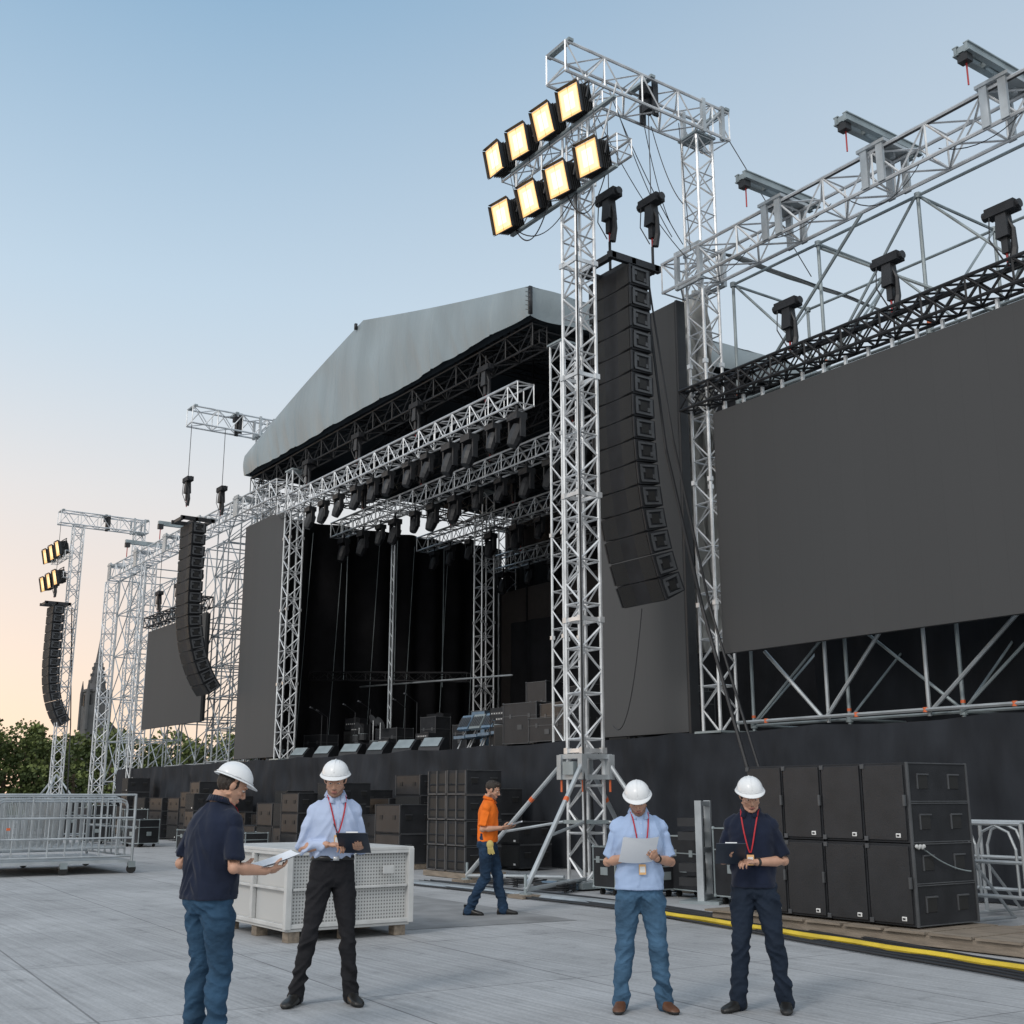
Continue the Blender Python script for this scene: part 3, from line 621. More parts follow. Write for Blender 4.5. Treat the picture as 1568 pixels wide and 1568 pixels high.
m.build('wooden_pallet')
m=MB()
for i in range(5): m.box((-7.95+i*.22,11.9,.13),(.18,1.2,.025),WOOD)
for y in(11.4,11.9,12.4): m.box((-7.5,y,.06),(1.2,.1,.11),WOOD)
m.build('wooden_pallet')
m=MB()
for i in range(2):
    for j in range(4): sub(m,-20.62+i*.72,12.9,.12+j*.48,.70,.8,.47,1)
m.box((-20.26,12.9,.06),(1.6,.9,.1),WOOD); m.build('horn_subwoofer_stack')
random.seed(3)
x=-22.2
while x>-37:
    w=random.choice([.95,1.15,1.3]); n=random.choice([1,2,2,3]); hh=random.choice([.5,.58,.62]); yy=13.6+random.uniform(-.5,.5)
    m=MB(); 
    for j in range(n): sub(m,0,0,.12+j*hh,w,.85,hh,random.choice([0,2,2]))
    m.box((0,0,.06),(w,.8,.1),WOOD); m.build('subwoofer_cabinet',loc=(x,yy,0),rotz=random.uniform(-.08,.08)); x-=w+random.uniform(.05,.35)
x=-21.5
while x>-52:
    w=random.choice([.9,1.15,1.3]); n=random.choice([2,3,3,4]); hh=random.choice([.48,.5,.55])
    m=MB()
    for j in range(n): sub(m,0,0,.05+j*hh,w,.85,hh,random.choice([0,2]))
    m.build('subwoofer_cabinet',loc=(x,15.2,0),rotz=random.uniform(-.05,.05)); x-=w+random.uniform(.1,.8)
for (x,y,w,d,h) in [(-38,12.2,.9,.7,.7),(-39.4,12.4,1.1,.7,1.0),(-41,11.6,1.2,.8,.8),(-43.5,12.5,1.2,.8,1.1),(-46,13,1.2,.8,1.0),(-49,13,1.3,.8,1.2),(-33,12.2,1,.7,.5),(-29.5,12.3,.8,.6,.5),(-55,14,1.6,.9,1.3),(-58,14,1.6,.9,1.2)]:
    rcase(x,y,0,w,d,h,BLK2,random.uniform(-.3,.3))
for (x,y,w,d,h) in [(-15.25,12.6,.5,.5,.62),(-14.1,13.3,.7,.55,.8),(-14.6,12.9,.45,.45,.5),(-12.75,13.0,.7,.6,.95),(-12.0,13.2,.6,.6,.8),(-13.0,14.2,1.2,.7,1.1),(-11.4,13.6,.5,.6,.5)]:
    rcase(x,y,0,w,d,h,BLK2,random.uniform(-.15,.15),'flight_case')
m=MB()
for i,(y) in enumerate((-.22,.22)): m.box((0,y,.74),(.10,.07,1.45),GALV)
for z in(.08,.75,1.42): m.box((0,0,z),(.09,.4,.07),GALV)
m.box((0,0,.02),(.6,.7,.04),STEEL)
for z in(.3,.5,.95,1.15): m.box((-.2,0,z),(.3,.36,.12),BLK)
m.build('steel_ballast_frame',loc=(-13.35,12.75,0),rotz=.5)
m=MB()
def ramp(x0,y0,x1,y1,seg,mat,w=.26):
    a=V((x0,y0,0));b=V((x1,y1,0));n=max(1,int((b-a).length/seg))
    for i in range(n):
        p=a.lerp(b,i/n);q=a.lerp(b,(i+1)/n-.01/n); d=(q-p).normalized();s=V((-d.y,d.x,0))
        m.loft([[c+s*w,c+s*w*.55+V((0,0,.05)),c-s*w*.55+V((0,0,.05)),c-s*w] for c in(p+V((0,0,.006)),q+V((0,0,.006)))],mat)
ramp(-19.6,11.1,-13.2,11.35,.9,GALV,.2); m.build('cable_ramp')
m=MB()
ramp(-12.7,11.0,-5.0,9.95,.9,RUB,.20)
a=V((-12.7,10.82,.05));b=V((-5,9.78,.05)); m.path([a.lerp(b,i/30)+V((0,.02*math.sin(i*1.3),0)) for i in range(31)],.035,YEL,6)
m.build('yellow_cable_ramp')
for k in range(7):
    m=MB(); pts=[]; yy=10.9+k*.13
    for i in range(40): 
        x=-19.5+i*.36; pts.append((x,yy+.12*noise.noise((x*.5,k*3,0))+(-.08*(i-18) if i>18 else 0)*.9,.025))
    m.path(pts,.017,BLK,5); m.build('power_cable',smooth=True)
for k in range(9):
    m=MB(); cx,cy=random.uniform(-17.8,-14.4),random.uniform(11.9,13.6); pts=[]
    for i in range(60): a_=i*.35; r_=.22+.05*math.sin(i*.7+k); pts.append((cx+r_*math.cos(a_)*1.5,cy+r_*math.sin(a_),.03+.002*i))
    m.path(pts,.014,BLK if k%3 else BLU,5); m.build('coiled_cable',smooth=True)
# ---------------------------------------------------------------- white ventilated crate
m=MB(); x0,x1,y0,y1=-14.1,-12.22,5.55,7.05; zb,zt_=.14,.95
m.box(((x0+x1)/2,(y0+y1)/2,(zb+zt_)/2),(x1-x0-.06,y1-y0-.06,zt_-zb-.04),PERF)
for x in(x0,x1):
    for y in(y0,y1): m.box((x,y,(zb+zt_)/2),(.07,.07,zt_-zb),TAN)
for z in(zb+.03,zt_-.03):
    for y in(y0,y1): m.box(((x0+x1)/2,y,z),(x1-x0,.05,.045),TAN)
    for x in(x0,x1): m.box((x,(y0+y1)/2,z),(.05,y1-y0,.045),TAN)
for x in(x0,x1): m.box((x,(y0+y1)/2,(zb+zt_)/2),(.052,.07,zt_-zb-.1),TAN); m.box((x,(y0+y1)/2,(zb+zt_)/2),(.045,y1-y0-.1,.03),TAN)
for y in(y0,y1): m.box(((x0+x1)/2,y,(zb+zt_)/2),(.07,.052,zt_-zb-.1),TAN); m.box(((x0+x1)/2,y,(zb+zt_)/2),(x1-x0-.1,.045,.03),TAN)
m.box(((x0+x1)/2,(y0+y1)/2,zt_),(x1-x0+.06,y1-y0+.06,.035),TAN)
for x in(x0+.1,(x0+x1)/2,x1-.1):
    for y in(y0+.1,(y0+y1)/2,y1-.1): m.box((x,y,.06),(.14,.14,.12),WOOD)
m.box(((x0+x1)/2,(y0+y1)/2,.13),(x1-x0,y1-y0,.03),TAN)
m.box((x1+.03,5.9,.72),(.012,.14,.09),TAN); m.box((x1+.03,6.75,.72),(.012,.14,.09),TAN)
m.build('ventilated_crate',bevel=.008)
# ---------------------------------------------------------------- crowd barriers
def barrier(m,x,y,z,Lb,h,mat=GALV,ax='y',r=.018,arch=False):
    def P(s,zz): return V((x,y+s,z+zz)) if ax=='y' else V((x+s,y,z+zz))
    c=.12
    m.path([P(0,.05),P(0,h-c),P(c*.3,h-c*.3),P(c,h),P(Lb-c,h),P(Lb-c*.3,h-c*.3),P(Lb,h-c),P(Lb,.05)],r,mat,6)
    m.tube(P(0,.2),P(Lb,.2),r,mat)
    n=int(Lb/.13)
    for i in range(1,n): m.tube(P(Lb*i/n,.2),P(Lb*i/n,h),.008,mat,5)
def trolley(x0,x1,y0,y1,n):
    m=MB()
    for i in range(n): barrier(m,x0+.15+(x1-x0-.3)*i/(n-1),y0+(.04 if i%2 else .1),.30,y1-y0-.15,1.12+.05*(i%3))
    m.box(((x0+x1)/2,(y0+y1)/2,.24),(x1-x0,y1-y0,.06),GALV)
    for x in(x0,x1):
        for y in(y0,(y0+y1)/2,y1):
            if y!=(y0+y1)/2 : m.tube((x,y,.2),(x,y,1.58),.03,GALV,8)
            m.tube((x-.035,y,.09),(x+.035,y,.09),.09,RUB,14); m.box((x,y,.18),(.1,.14,.12),STEEL)
        for z in(.34,.7,1.1,1.56): m.tube((x,y0,z),(x,y1,z),.022,GALV)
        for k in range(1,8): y=y0+(y1-y0)*k/8; m.tube((x,y,.34),(x,y,1.1 if k%2 else 1.56),.014,GALV)
    for y in(y0,y1):
        for z in(.34,.9,1.56): m.tube((x0,y,z),(x1,y,z),.025,GALV)
    m.box((x1,y0+.25,.9),(.02,.07,.05),ORG)
    m.build('crowd_barrier_trolley')
trolley(-28.4,-25.1,5.2,7.9,14); trolley(-30.2,-27.6,2.0,4.7,10)
def bigbar(x,y):
    m=MB()
    for z in(.35,.75,1.2): m.tube((0,0,z),(2.1,0,z),.024,GALV,8)
    for s in(0,.7,1.4,2.1): m.tube((s,0,.05),(s,0,1.2),.024,GALV,8); m.tube((s,0,.75),(s,.75,.06),.02,GALV,8); m.tube((s,-.25,.05),(s,.8,.05),.02,GALV,8)
    for s in(.35,1.05,1.75):
        m.path([(s-.26,0,.36),(s-.26,0,.9),(s-.18,0,1.1),(s,0,1.18),(s+.18,0,1.1),(s+.26,0,.9),(s+.26,0,.36)],.018,GALV,6)
    m.build('crowd_barrier',loc=(x,y,0))
for x in(-11.2,-9.0,-6.8): bigbar(x,14.4)
for x in(-10.6,-8.4): bigbar(x,13.3)
m=MB(); m.truss((-8.3,13.6,.2),(-5,13.7,.2),.32,.32,GALV,.3,.02,.01); m.build('truss_section')
# ---------------------------------------------------------------- background: trees, church
random.seed(11)
m=MB()
for i in range(66):
    t=(i//3)/21; bx=-168+26*t+random.uniform(-4,4)-(i%3)*6; by=-12+92*t+random.uniform(-1.5,1.5); H=random.uniform(8.4,11.4)
    m.path([(bx,by,0),(bx+random.uniform(-.3,.3),by,H*.35),(bx+random.uniform(-.6,.6),by,H*.7)],[.35,.25,.1],BARK,6)
    cl=[]
    for c in range(20):
        a_=random.uniform(0,6.28); rr=random.uniform(0,3.1); zc=random.uniform(H*.10,H-.9); rr*=1-.5*max(0,(zc/H-.6))
        cl.append((V((bx+rr*math.cos(a_),by+rr*math.sin(a_)*1.15,zc)),random.uniform(.8,1.6)))
    for c,_ in cl[:6]: m.tube((bx,by,H*.35),c,.08,BARK,4,.03)
    vs=[];fs=[];vd=[];fd=[]
    for c,r_ in cl:
        for k in range(64):
            d=V((random.gauss(0,1),random.gauss(0,1),random.gauss(0,1))).normalized()*r_*random.uniform(.6,1.1); p=c+d
            if p.z<.3: continue
            a1=V((random.gauss(0,1),random.gauss(0,1),random.gauss(0,1))).normalized(); a2=a1.orthogonal().normalized(); s_=random.uniform(.14,.28)
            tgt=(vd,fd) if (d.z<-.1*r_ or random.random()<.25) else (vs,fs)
            o=len(tgt[0]); tgt[0].extend([p+a1*s_,p+a2*s_,p-a1*s_*.9,p-a2*s_]); tgt[1].append([o,o+1,o+2,o+3])
    m.add(vs,fs,LEAF); m.add(vd,fd,LEAF2)
m.build('distant_tree_row')
m=MB(); cx,cy=-254,70
def octo(r,z,n=8): return [V((cx+r*math.cos(math.pi/8+i*math.pi*2/n),cy+r*math.sin(math.pi/8+i*math.pi*2/n),z)) for i in range(n)]
m.box((cx,cy,10),(4.6,4.6,20),STONE)
m.loft([octo(2.5,19.9),octo(2.5,22.6),octo(2.75,22.8),octo(2.75,23.3),octo(1.9,23.5),octo(1.7,24.2),octo(1.25,26.5),octo(.95,28.6),octo(1.05,28.8),octo(.7,29.1),octo(.4,31.5),octo(.08,34.5)],STONE)
for a_ in range(4):
    x=cx+2.3*(1 if a_%2 else -1);y=cy+2.3*(1 if a_>1 else -1); m.tube((x,y,15),(x,y,22.5),.4,STONE,6); m.tube((x,y,22.5),(x,y,25.2),.4,STONE,6,.05)
for i in range(8):
    for z in(25,26.4,27.8): r_=1.75-(z-24)*.18; a_=math.pi/8+i*math.pi/4; m.box((cx+r_*math.cos(a_),cy+r_*math.sin(a_),z),(.35,.35,.6),STONE)
    a_=i*math.pi/4; m.box((cx+2.28*math.cos(a_),cy+2.28*math.sin(a_),21.0),(.4,.4,2.4),BLK,Matrix.Rotation(a_,3,'Z'))
m.tube((cx,cy,34.4),(cx,cy,35.8),.08,BLK)
m.box((cx-12,cy+4,6),(20,9,12),STONE); m.loft([[V((cx-22+20*k,cy+4+y,z)) for y,z in((-4.6,12),(0,17),(4.6,12))] for k in(0,1)],STONE)
m.build('church_tower')
m=MB(); m.box((-110,9,1.0),(5,2.2,1.6),WHT); m.box((-110,7.6,1.4),(5,.6,2.0),WHT); m.loft([[V((-112.6+5.2*k,y,z)) for y,z in((6,1.8),(9,3.0),(12,1.8))] for k in(0,1)],WHT); m.build('white_marquee')
# ---------------------------------------------------------------- people
SKIN=pm('skin',(.50,.28,.19),.5,0,20,.10); STUB=pm('stubble_skin',(.24,.135,.095),.65,0,60,.2); LIP=pm('lips',(.36,.14,.11),.5)
HAIR=pm('dark_hair',(.025,.017,.012),.6,0,50,.4,.5,90); EYEW=pm('eye_white',(.6,.58,.55),.3); EYED=pm('iris',(.02,.015,.012),.2)
HAT=pm('hard_hat_plastic',(.76,.77,.78),.28,0,8,.04)
NAVY=pm('navy_cotton',(.009,.014,.032),.9,0,8,.25,.35,14,spec=.25,sheen=.1,stretch=(1,1,.5)); LBLUE=pm('light_blue_cotton',(.44,.52,.70),.85,0,6,.06,.3,14,spec=.2,stretch=(1,1,.5))
LBLUE2=pm('pale_blue_cotton',(.36,.47,.68),.85,0,6,.08,.3,14,spec=.2,stretch=(1,1,.5))
def denim(n,c): return pm(n,c,.9,0,4,.5,.5,22,spec=.2,stretch=(1,1,1.6))
JEAN=denim('blue_denim',(.028,.065,.115)); JEAN2=denim('faded_denim',(.055,.115,.19)); DJEAN=denim('dark_denim',(.02,.042,.08))
BTROU=pm('black_trousers',(.014,.014,.017),.85,0,5,.2,.4,20,spec=.25); NTROU=pm('navy_trousers',(.012,.020,.036),.85,0,5,.3,.4,20,spec=.25)
ORANGE=pm('orange_cotton',(.78,.17,.02),.85,0,5,.12,.3,18,spec=.2)
BRN=pm('brown_leather',(.11,.045,.02),.5,0,10,.3); BSH=pm('black_leather',(.015,.014,.013),.4,0,10,.3); LAN=pm('red_lanyard',(.45,.02,.03),.7); GLV=pm('yellow_glove',(.50,.40,.14),.8)
BOARD=pm('dark_clipboard',(.02,.028,.045),.4); BADGE=pm('badge_card',(.75,.45,.2),.5)
def remesh(mb,vox,it,mat,disp=None,fac=.5):
    me=bpy.data.meshes.new('t'); me.from_pydata(mb.v,[],mb.f); me.update()
    ob=bpy.data.objects.new('t',me); scene.collection.objects.link(ob)
    r=ob.modifiers.new('r','REMESH'); r.mode='VOXEL'; r.voxel_size=vox; r.adaptivity=0
    if it: s=ob.modifiers.new('s','SMOOTH'); s.factor=fac; s.iterations=it
    bpy.context.view_layer.update(); dg=bpy.context.evaluated_depsgraph_get()
    nm=bpy.data.meshes.new_from_object(ob.evaluated_get(dg)); bpy.data.objects.remove(ob)
    nm.materials.clear(); nm.materials.append(mat)
    nm.polygons.foreach_set('material_index',[0]*len(nm.polygons)); nm.polygons.foreach_set('use_smooth',[True]*len(nm.polygons))
    if disp:
        ns=[v.normal.copy() for v in nm.vertices]
        for v,n in zip(nm.vertices,ns): v.co+=n*disp(v.co)
    nm.update(); return nm
def put(me,name,par):
    ob=bpy.data.objects.new(name,me); scene.collection.objects.link(ob); ob.parent=par; return ob
def limb(mb,pts,rad,n=14):
    P=[V(p) for p in pts]
    mb.path(P,rad,SKIN,n)
    for p,r in zip(P,rad): mb.ell(p,r*.99,SKIN,nu=12,nv=8)
def ring(cx,cy,z,rx,ry,n=28,e=2.4):
    R=[]
    for i in range(n):
        a=2*math.pi*i/n; c,s=math.cos(a),math.sin(a)
        R.append(V((cx+rx*math.copysign(abs(c)**(2/e),c),cy+ry*math.copysign(abs(s)**(2/e),s),z)))
    return R
def hand(mb,w,d,n,side,curl,sp=1.0):
    w=V(w);d=V(d).normalized();n=V(n);n=(n-d*n.dot(d)).normalized();lat=d.cross(n)*side
    mb.path([w-d*.02,w+d*.012],[.027,.026],SKIN,12)
    for k,(o,l,bl) in enumerate([(.030,.074,.088),(.010,.082,.092),(-.010,.076,.088),(-.029,.060,.080)]):
        base=w+d*bl+lat*o
        mb.path([w+d*.005+lat*o*.55,w+d*.045+lat*o*.9,base],[.014,.0145,.0115],SKIN,10)
        mb.ell(base,.0115,SKIN,nu=8,nv=6)
        p=base;a=curl*(.45+.08*k);pr=[base]
        rr=[.0105,.0095,.0088,.0075]
        for j,fr in enumerate((.45,.32,.23)):
            dd=d*math.cos(a)+n*math.sin(a)+lat*o*.6*sp; dd.normalize(); p=p+dd*l*fr; pr.append(p); a+=curl*.75
        sc=.88 if k==3 else 1
        mb.path(pr,[q*sc for q in rr],SKIN,9)
        for p_,r_ in zip(pr[1:],rr[1:]): mb.ell(p_,r_*sc,SKIN,nu=8,nv=6)
    mb.ell(w+d*.05,( .036,.036,.02),SKIN,Matrix((lat,d,n)).transposed(),nu=12,nv=8)
    t0=w+d*.022+lat*.020; t1=t0+(d*.62+lat*.62+n*.35).normalized()*.040; t2=t1+(d*.85+lat*.22+n*.5).normalized()*.032; t3=t2+(d*.9-lat*.1+n*.45).normalized()*.024
    mb.path([t0,t1,t2,t3],[.015,.0125,.0108,.0088],SKIN,10)
    for p_,r_ in((t1,.0125),(t2,.0108),(t3,.0088)): mb.ell(p_,r_,SKIN,nu=8,nv=6)
def rid(x,y,z): return 1-2*abs(noise.noise((x,y,z)))
def person(name,loc,face,H,P):
    """base figure 1.80 m; local +Y forward, +X its right"""
    s=H/1.80; f=V((face[0],face[1],0)).normalized()
    par=empty(name,(loc[0],loc[1],0),math.atan2(-f.x,f.y)); par.scale=(s,s,s)
    sd=P.get('seed',1); lean=P.get('lean',0.02)
    hipL=V((-.088,0,.92));hipR=V((.088,0,.92))
    aR=V((P['footR'][0],P['footR'][1],.085));aL=V((P['footL'][0],P['footL'][1],.085))
    def knee(h,a,k):
        return V(k) if k else h.lerp(a,.49)+V((0,.035,.0))
    kR=knee(hipR,aR,P.get('kneeR'));kL=knee(hipL,aL,P.get('kneeL'))
    mb=MB(); mb.loft([ring(0,-.01,.845,.135,.105),ring(0,-.015,.89,.168,.128),ring(0,-.02,.94,.176,.134),ring(0,-.012,1.0,.168,.124),ring(0,0,1.075,.158,.114)],SKIN)
    tw=P.get('tw',1.0)
    for h,k,a in((hipR,kR,aR),(hipL,kL,aL)):
        dn=(a-k).normalized()
        limb(mb,[h,h.lerp(k,.2),h.lerp(k,.5),h.lerp(k,.8),k,k.lerp(a,.3)+V((0,-.016,0)),k.lerp(a,.65)+V((0,-.006,0)),a+dn*.03],[.096*tw,.098*tw,.086*tw,.073*tw,.066*tw,.067*tw,.059*tw,.062*tw],18)
    def dj(c):
        w=.6+1.5*math.exp(-((c.z-.47)/.10)**2)+2.6*math.exp(-((c.z-.18)/.10)**2)+1.5*math.exp(-((c.z-.83)/.07)**2)
        x=0 if c.x>0 else 7
        return w*(.0095*rid(c.x*6+x,c.y*6+sd,c.z*13+abs(c.x)*9)-.005)+.004*noise.noise((c.x*24,c.y*24,c.z*36+sd))
    me=remesh(mb,.0075,4,P['trouser'],dj); put(me,'trousers',par)
    mb=MB()
    for a,yw in((aR,P.get('toeR',-.25)),(aL,P.get('toeL',.25))):
        R=Matrix.Rotation(yw,3,'Z')
        def q(x,y,z): return V((a.x,a.y,0))+R@V((x,y,z))
        rs=[]
        for y,w_,h_ in((-.085,.022,.045),(-.075,.036,.085),(-.03,.042,.115),(.03,.043,.105),(.08,.048,.075),(.14,.052,.058),(.18,.043,.048),(.205,.02,.03)):
            rg=[]
            for i in range(14):
                t=2*math.pi*i/14; c,s_=math.cos(t),math.sin(t); rg.append(q(w_*c,y,max(.0,h_/2+h_/2*math.copysign(abs(s_)**.75,s_))))
            rs.append(rg)
        mb.loft(rs,SKIN); mb.path([q(0,-.03,.09),q(0,-.03,.14)],[.045,.048],SKIN,12)
    me=remesh(mb,.007,2,P['shoe'])
    for v in me.vertices: v.co.z=max(v.co.z,.0)
    me.materials.append(RUB)
    for p in me.polygons:
        if p.center.z<.022: p.material_index=1
    put(me,'shoes',par)
    if P.get('tuck'):
        mb=MB(); mb.loft([ring(0,0,1.045,.168,.124),ring(0,0,1.08,.165,.121)],BSH); mb.box((0,.125,1.062),(.045,.01,.034),ALU); mb.build('belt',par,True)
    hem=P.get('hem',.96); br=P.get('bulk',1.0)
    ly=lambda z:(z-1.0)*lean
    T=[(hem,.180,.138),(hem+.05,.178,.136),(1.08,.172,.130),(1.17,.175,.132),(1.27,.184,.137),(1.35,.188,.134),(1.41,.180,.120),(1.45,.160,.104),(1.485,.120,.086),(1.515,.082,.072),(1.535,.064,.062)]
    if P.get('tuck'): T=[(1.05,.150,.110),(1.072,.168,.124),(1.10,.178,.134)]+T[3:]
    mb=MB(); mb.loft([ring(0,ly(z)-.005,z,a*br,b*br,e=2.3) for z,a,b in T],SKIN)
    skinb=MB(); long_=P.get('long')
    for side,S,E,Wr in((1,'R',P['elbowR'],P['wristR']),(-1,'L',P['elbowL'],P['wristL'])):
        S0=V((side*.158*br,ly(1.41)-.005,1.400)); E=V(E);Wr=V(Wr)
        mb.path([V((side*.045,ly(1.5)-.012,1.498)),V((side*.10*br,ly(1.47)-.010,1.462)),S0+V((side*.005,0,.006))],[.040,.052,.060],SKIN,16)
        if long_:
            limb(mb,[S0,S0.lerp(E,.25),S0.lerp(E,.5),S0.lerp(E,.75),E,E.lerp(Wr,.35),E.lerp(Wr,.88)],[.062,.060,.056,.052,.048,.046,.036],16)
        else:
            limb(mb,[S0,S0.lerp(E,.25),S0.lerp(E,.45),S0.lerp(E,.66)],[.062,.060,.058,.056],16)
            mb.tube(S0.lerp(E,.6),S0.lerp(E,.84),.058,SKIN,18,.063)
        limb(skinb,[S0.lerp(E,.5),E,E.lerp(Wr,.3),E.lerp(Wr,.7),Wr],[.045,.040,.042,.033,.0265],14)
        hand(skinb,Wr+V(P['dir'+S]).normalized()*.012,P['dir'+S],P['palm'+S],side,P.get('curl'+S,.6))
    def ds(c):
        el=1.2+1.9*math.exp(-((c.z-1.12)/.08)**2)+(.9 if abs(c.x)>.2 else 0)
        if c.z<hem+.03: el=.5
        return el*(.0090*rid(c.x*4.5+sd,c.y*5,c.z*6.5+abs(c.x)*12)-.0048)+.004*noise.noise((c.x*14+c.z*12,c.y*14,c.z*18+sd))
    me=remesh(mb,.0075,8,P['shirt'],ds); put(me,'shirt',par)
    mb=MB(); cy=ly(1.53); pts=[]
    for i in range(23):
        a=math.radians(115+310*i/22); pts.append(V((.066*math.cos(a),cy+.062*math.sin(a)-.002,1.538-.020*math.sin(a))))
    top_=[p+V((0,0,.024)) for p in pts]; out=[p+V(((p.x)*.30,(p.y-cy)*.30,-.014)) for p in pts]
    for A,B in((pts,top_),(top_,out)):
        for i in range(22): mb.add([A[i],A[i+1],B[i+1],B[i]],[[0,1,2,3]],P['shirt'])
    for sgn in(-1,1): mb.add([V((sgn*.020,cy+.066,1.528)),V((sgn*.058,cy+.054,1.545)),V((sgn*.066,cy+.098,1.480)),V((sgn*.030,cy+.100,1.468))],[[0,1,2,3]],P['shirt'])
    c_=mb.build('collar',par,True); so_=c_.modifiers.new('s','SOLIDIFY'); so_.thickness=.005
    mb=MB()
    def chest(x,z):
        a,b=.16*br,.12*br
        for i in range(len(T)-1):
            if T[i][0]<=z<=T[i+1][0]:
                t=(z-T[i][0])/(T[i+1][0]-T[i][0]); a=(T[i][1]+(T[i+1][1]-T[i][1])*t)*br; b=(T[i][2]+(T[i+1][2]-T[i][2])*t)*br; break
        return ly(z)-.005+b*(max(0,1-abs(x/a)**2.3))**(1/2.3)
    z1=1.10 if P.get('buttons') else 1.36
    pl=[V((0,chest(0,z)-.001,z)) for z in [z1+(1.48-z1)*i/10 for i in range(11)]]
    mb.loft([[p+V((-.012,0,0)),p+V((.012,0,0)),p+V((.012,.005,0)),p+V((-.012,.005,0))] for p in pl],P['shirt'])
    if P.get('buttons'):
        for i in range(1,10,2): mb.ell(pl[i]+V((0,.006,0)),(.003,.002,.003),WHT,nu=8,nv=4)
    if P.get('lanyard'):
        lz=P['lanyard']
        for sgn in(-1,1):
            q=[V((sgn*(.062*(1-t)**.8+.004),chest(.064*(1-t),1.49-(1.49-lz)*t)+.009,1.495-(1.495-lz)*t)) for t in[i/10 for i in range(11)]]
            q=[V((sgn*.066,cy-.02,1.558)),V((sgn*.071,cy+.03,1.534))]+q
            mb.loft([[p+V((-.0055,0,0)),p+V((.0055,0,0)),p+V((.0055,.003,0)),p+V((-.0055,.003,0))] for p in q],LAN)
        mb.box((0,chest(0,lz-.03)+.015,lz-.055),(.056,.004,.08),BADGE); mb.box((0,chest(0,lz-.03)+.0175,lz-.055),(.042,.003,.045),WHT)
        mb.path([V((.072*math.cos(a),cy-.004+.070*math.sin(a),1.558)) for a in[math.radians(200+140*i/12) for i in range(13)]],.005,LAN,5)
    mb.build('shirt_placket',par,False)
    piv=V((0,ly(1.56)-.004,1.535)); M=Matrix.Rotation(P.get('yaw',0),3,'Z')@Matrix.Rotation(-P.get('nod',.3),3,'X')@Matrix.Rotation(P.get('tilt',0),3,'Y')
    hc=piv+M@V((0,.016,.128))
    def h(x,y,z): return hc+M@V((x,y,z))
    sb=skinb
    sb.path([V((0,ly(1.5)-.012,1.45)),piv+V((0,-.010,.0)),h(0,-.03,-.070)],[.066,.057,.058],SKIN,16)
    sb.ell(h(0,-.014,.03),(.077,.096,.090),SKIN,M,18,12); sb.ell(h(0,.010,-.025),(.066,.076,.085),SKIN,M,18,12)
    sb.ell(h(0,.024,-.074),(.046,.056,.040),SKIN,M); sb.ell(h(0,.070,-.098),(.021,.018,.018),SKIN,M)
    for sg in(-1,1):
        sb.ell(h(sg*.041,.052,-.020),(.022,.024,.018),SKIN,M); sb.path([h(sg*.060,-.005,-.055),h(sg*.042,.035,-.090),h(sg*.012,.072,-.102)],[.018,.016,.014],SKIN,10)
        sb.ell(h(sg*.030,.079,.033),(.024,.013,.009),SKIN,M); sb.ell(h(sg*.080,-.010,-.006),(.009,.020,.031),SKIN,M@Matrix.Rotation(sg*.25,3,'Y'))
        sb.ell(h(sg*.012,.090,-.032),(.009,.010,.008),SKIN,M)
    sb.path([h(0,.082,.024),h(0,.094,.0),h(0,.108,-.024),h(0,.097,-.038)],[.009,.0095,.012,.008],SKIN,10)
    sb.ell(h(0,.084,-.062),(.026,.012,.0065),SKIN,M);sb.ell(h(0,.082,-.073),(.022,.012,.007),SKIN,M)
    me=remesh(sb,.005,1,SKIN); me.materials.append(STUB); me.materials.append(LIP)
    Mi=M.transposed()
    for p in me.polygons:
        l=Mi@(V(p.center)-hc)
        if l.length>.2 or l.y<-.02: continue
        nz=.006*noise.noise((l.x*80,l.y*80,l.z*80))
        lip=abs(l.x)<.022 and -.080<l.z<-.056 and l.y>.085
        if P.get('beard') and not lip and l.z>-.15:
            if l.z+nz<-.078+.55*max(0,abs(l.x)-.025)*1.6 or (-.056<l.z+nz<-.044 and abs(l.x)<.026 and l.y>.08): p.material_index=1
        if lip: p.material_index=2
    put(me,'body',par)
    fb_=MB()
    for sg in(-1,1):
        fb_.ell(h(sg*.030,.072,.009),(.0145,.012,.010),EYEW,M,10,6); fb_.ell(h(sg*.030,.0815,.005),(.006,.0045,.006),EYED,M,8,5)
        fb_.ell(h(sg*.030,.0735,.0145),(.0175,.013,.0085),SKIN,M,10,6)
        fb_.path([h(sg*.013,.090,.030),h(sg*.030,.0915,.036),h(sg*.050,.078,.031)],[.0035,.0050,.003],HAIR,6)
        fb_.ell(h(sg*.007,.100,-.042),(.0035,.003,.002),EYED,M,6,4)
    fb_.path([h(-.024,.088,-.0668),h(0,.0965,-.0675),h(.024,.088,-.0668)],[.0012,.0022,.0012],EYED,5)
    fb_.build('face',par,True)
    hb=MB()
    if P.get('hat',True):
        hb.ell(h(0,-.030,.012),(.0805,.086,.078),SKIN,M,18,12)
    else:
        hb.ell(h(0,-.026,.048),(.085,.096,.086),SKIN,M,18,12); hb.ell(h(0,.030,.098),(.062,.058,.034),SKIN,M,18,12); hb.ell(h(.02,.05,.092),(.045,.035,.028),SKIN,M)
    for sg in(-1,1): hb.ell(h(sg*.071,.010,.012),(.009,.016,.034),SKIN,M)
    hm=remesh(hb,.006,1,HAIR,lambda c:.006*noise.noise((c.x*60,c.y*60,c.z*30))); put(hm,'hair',par)
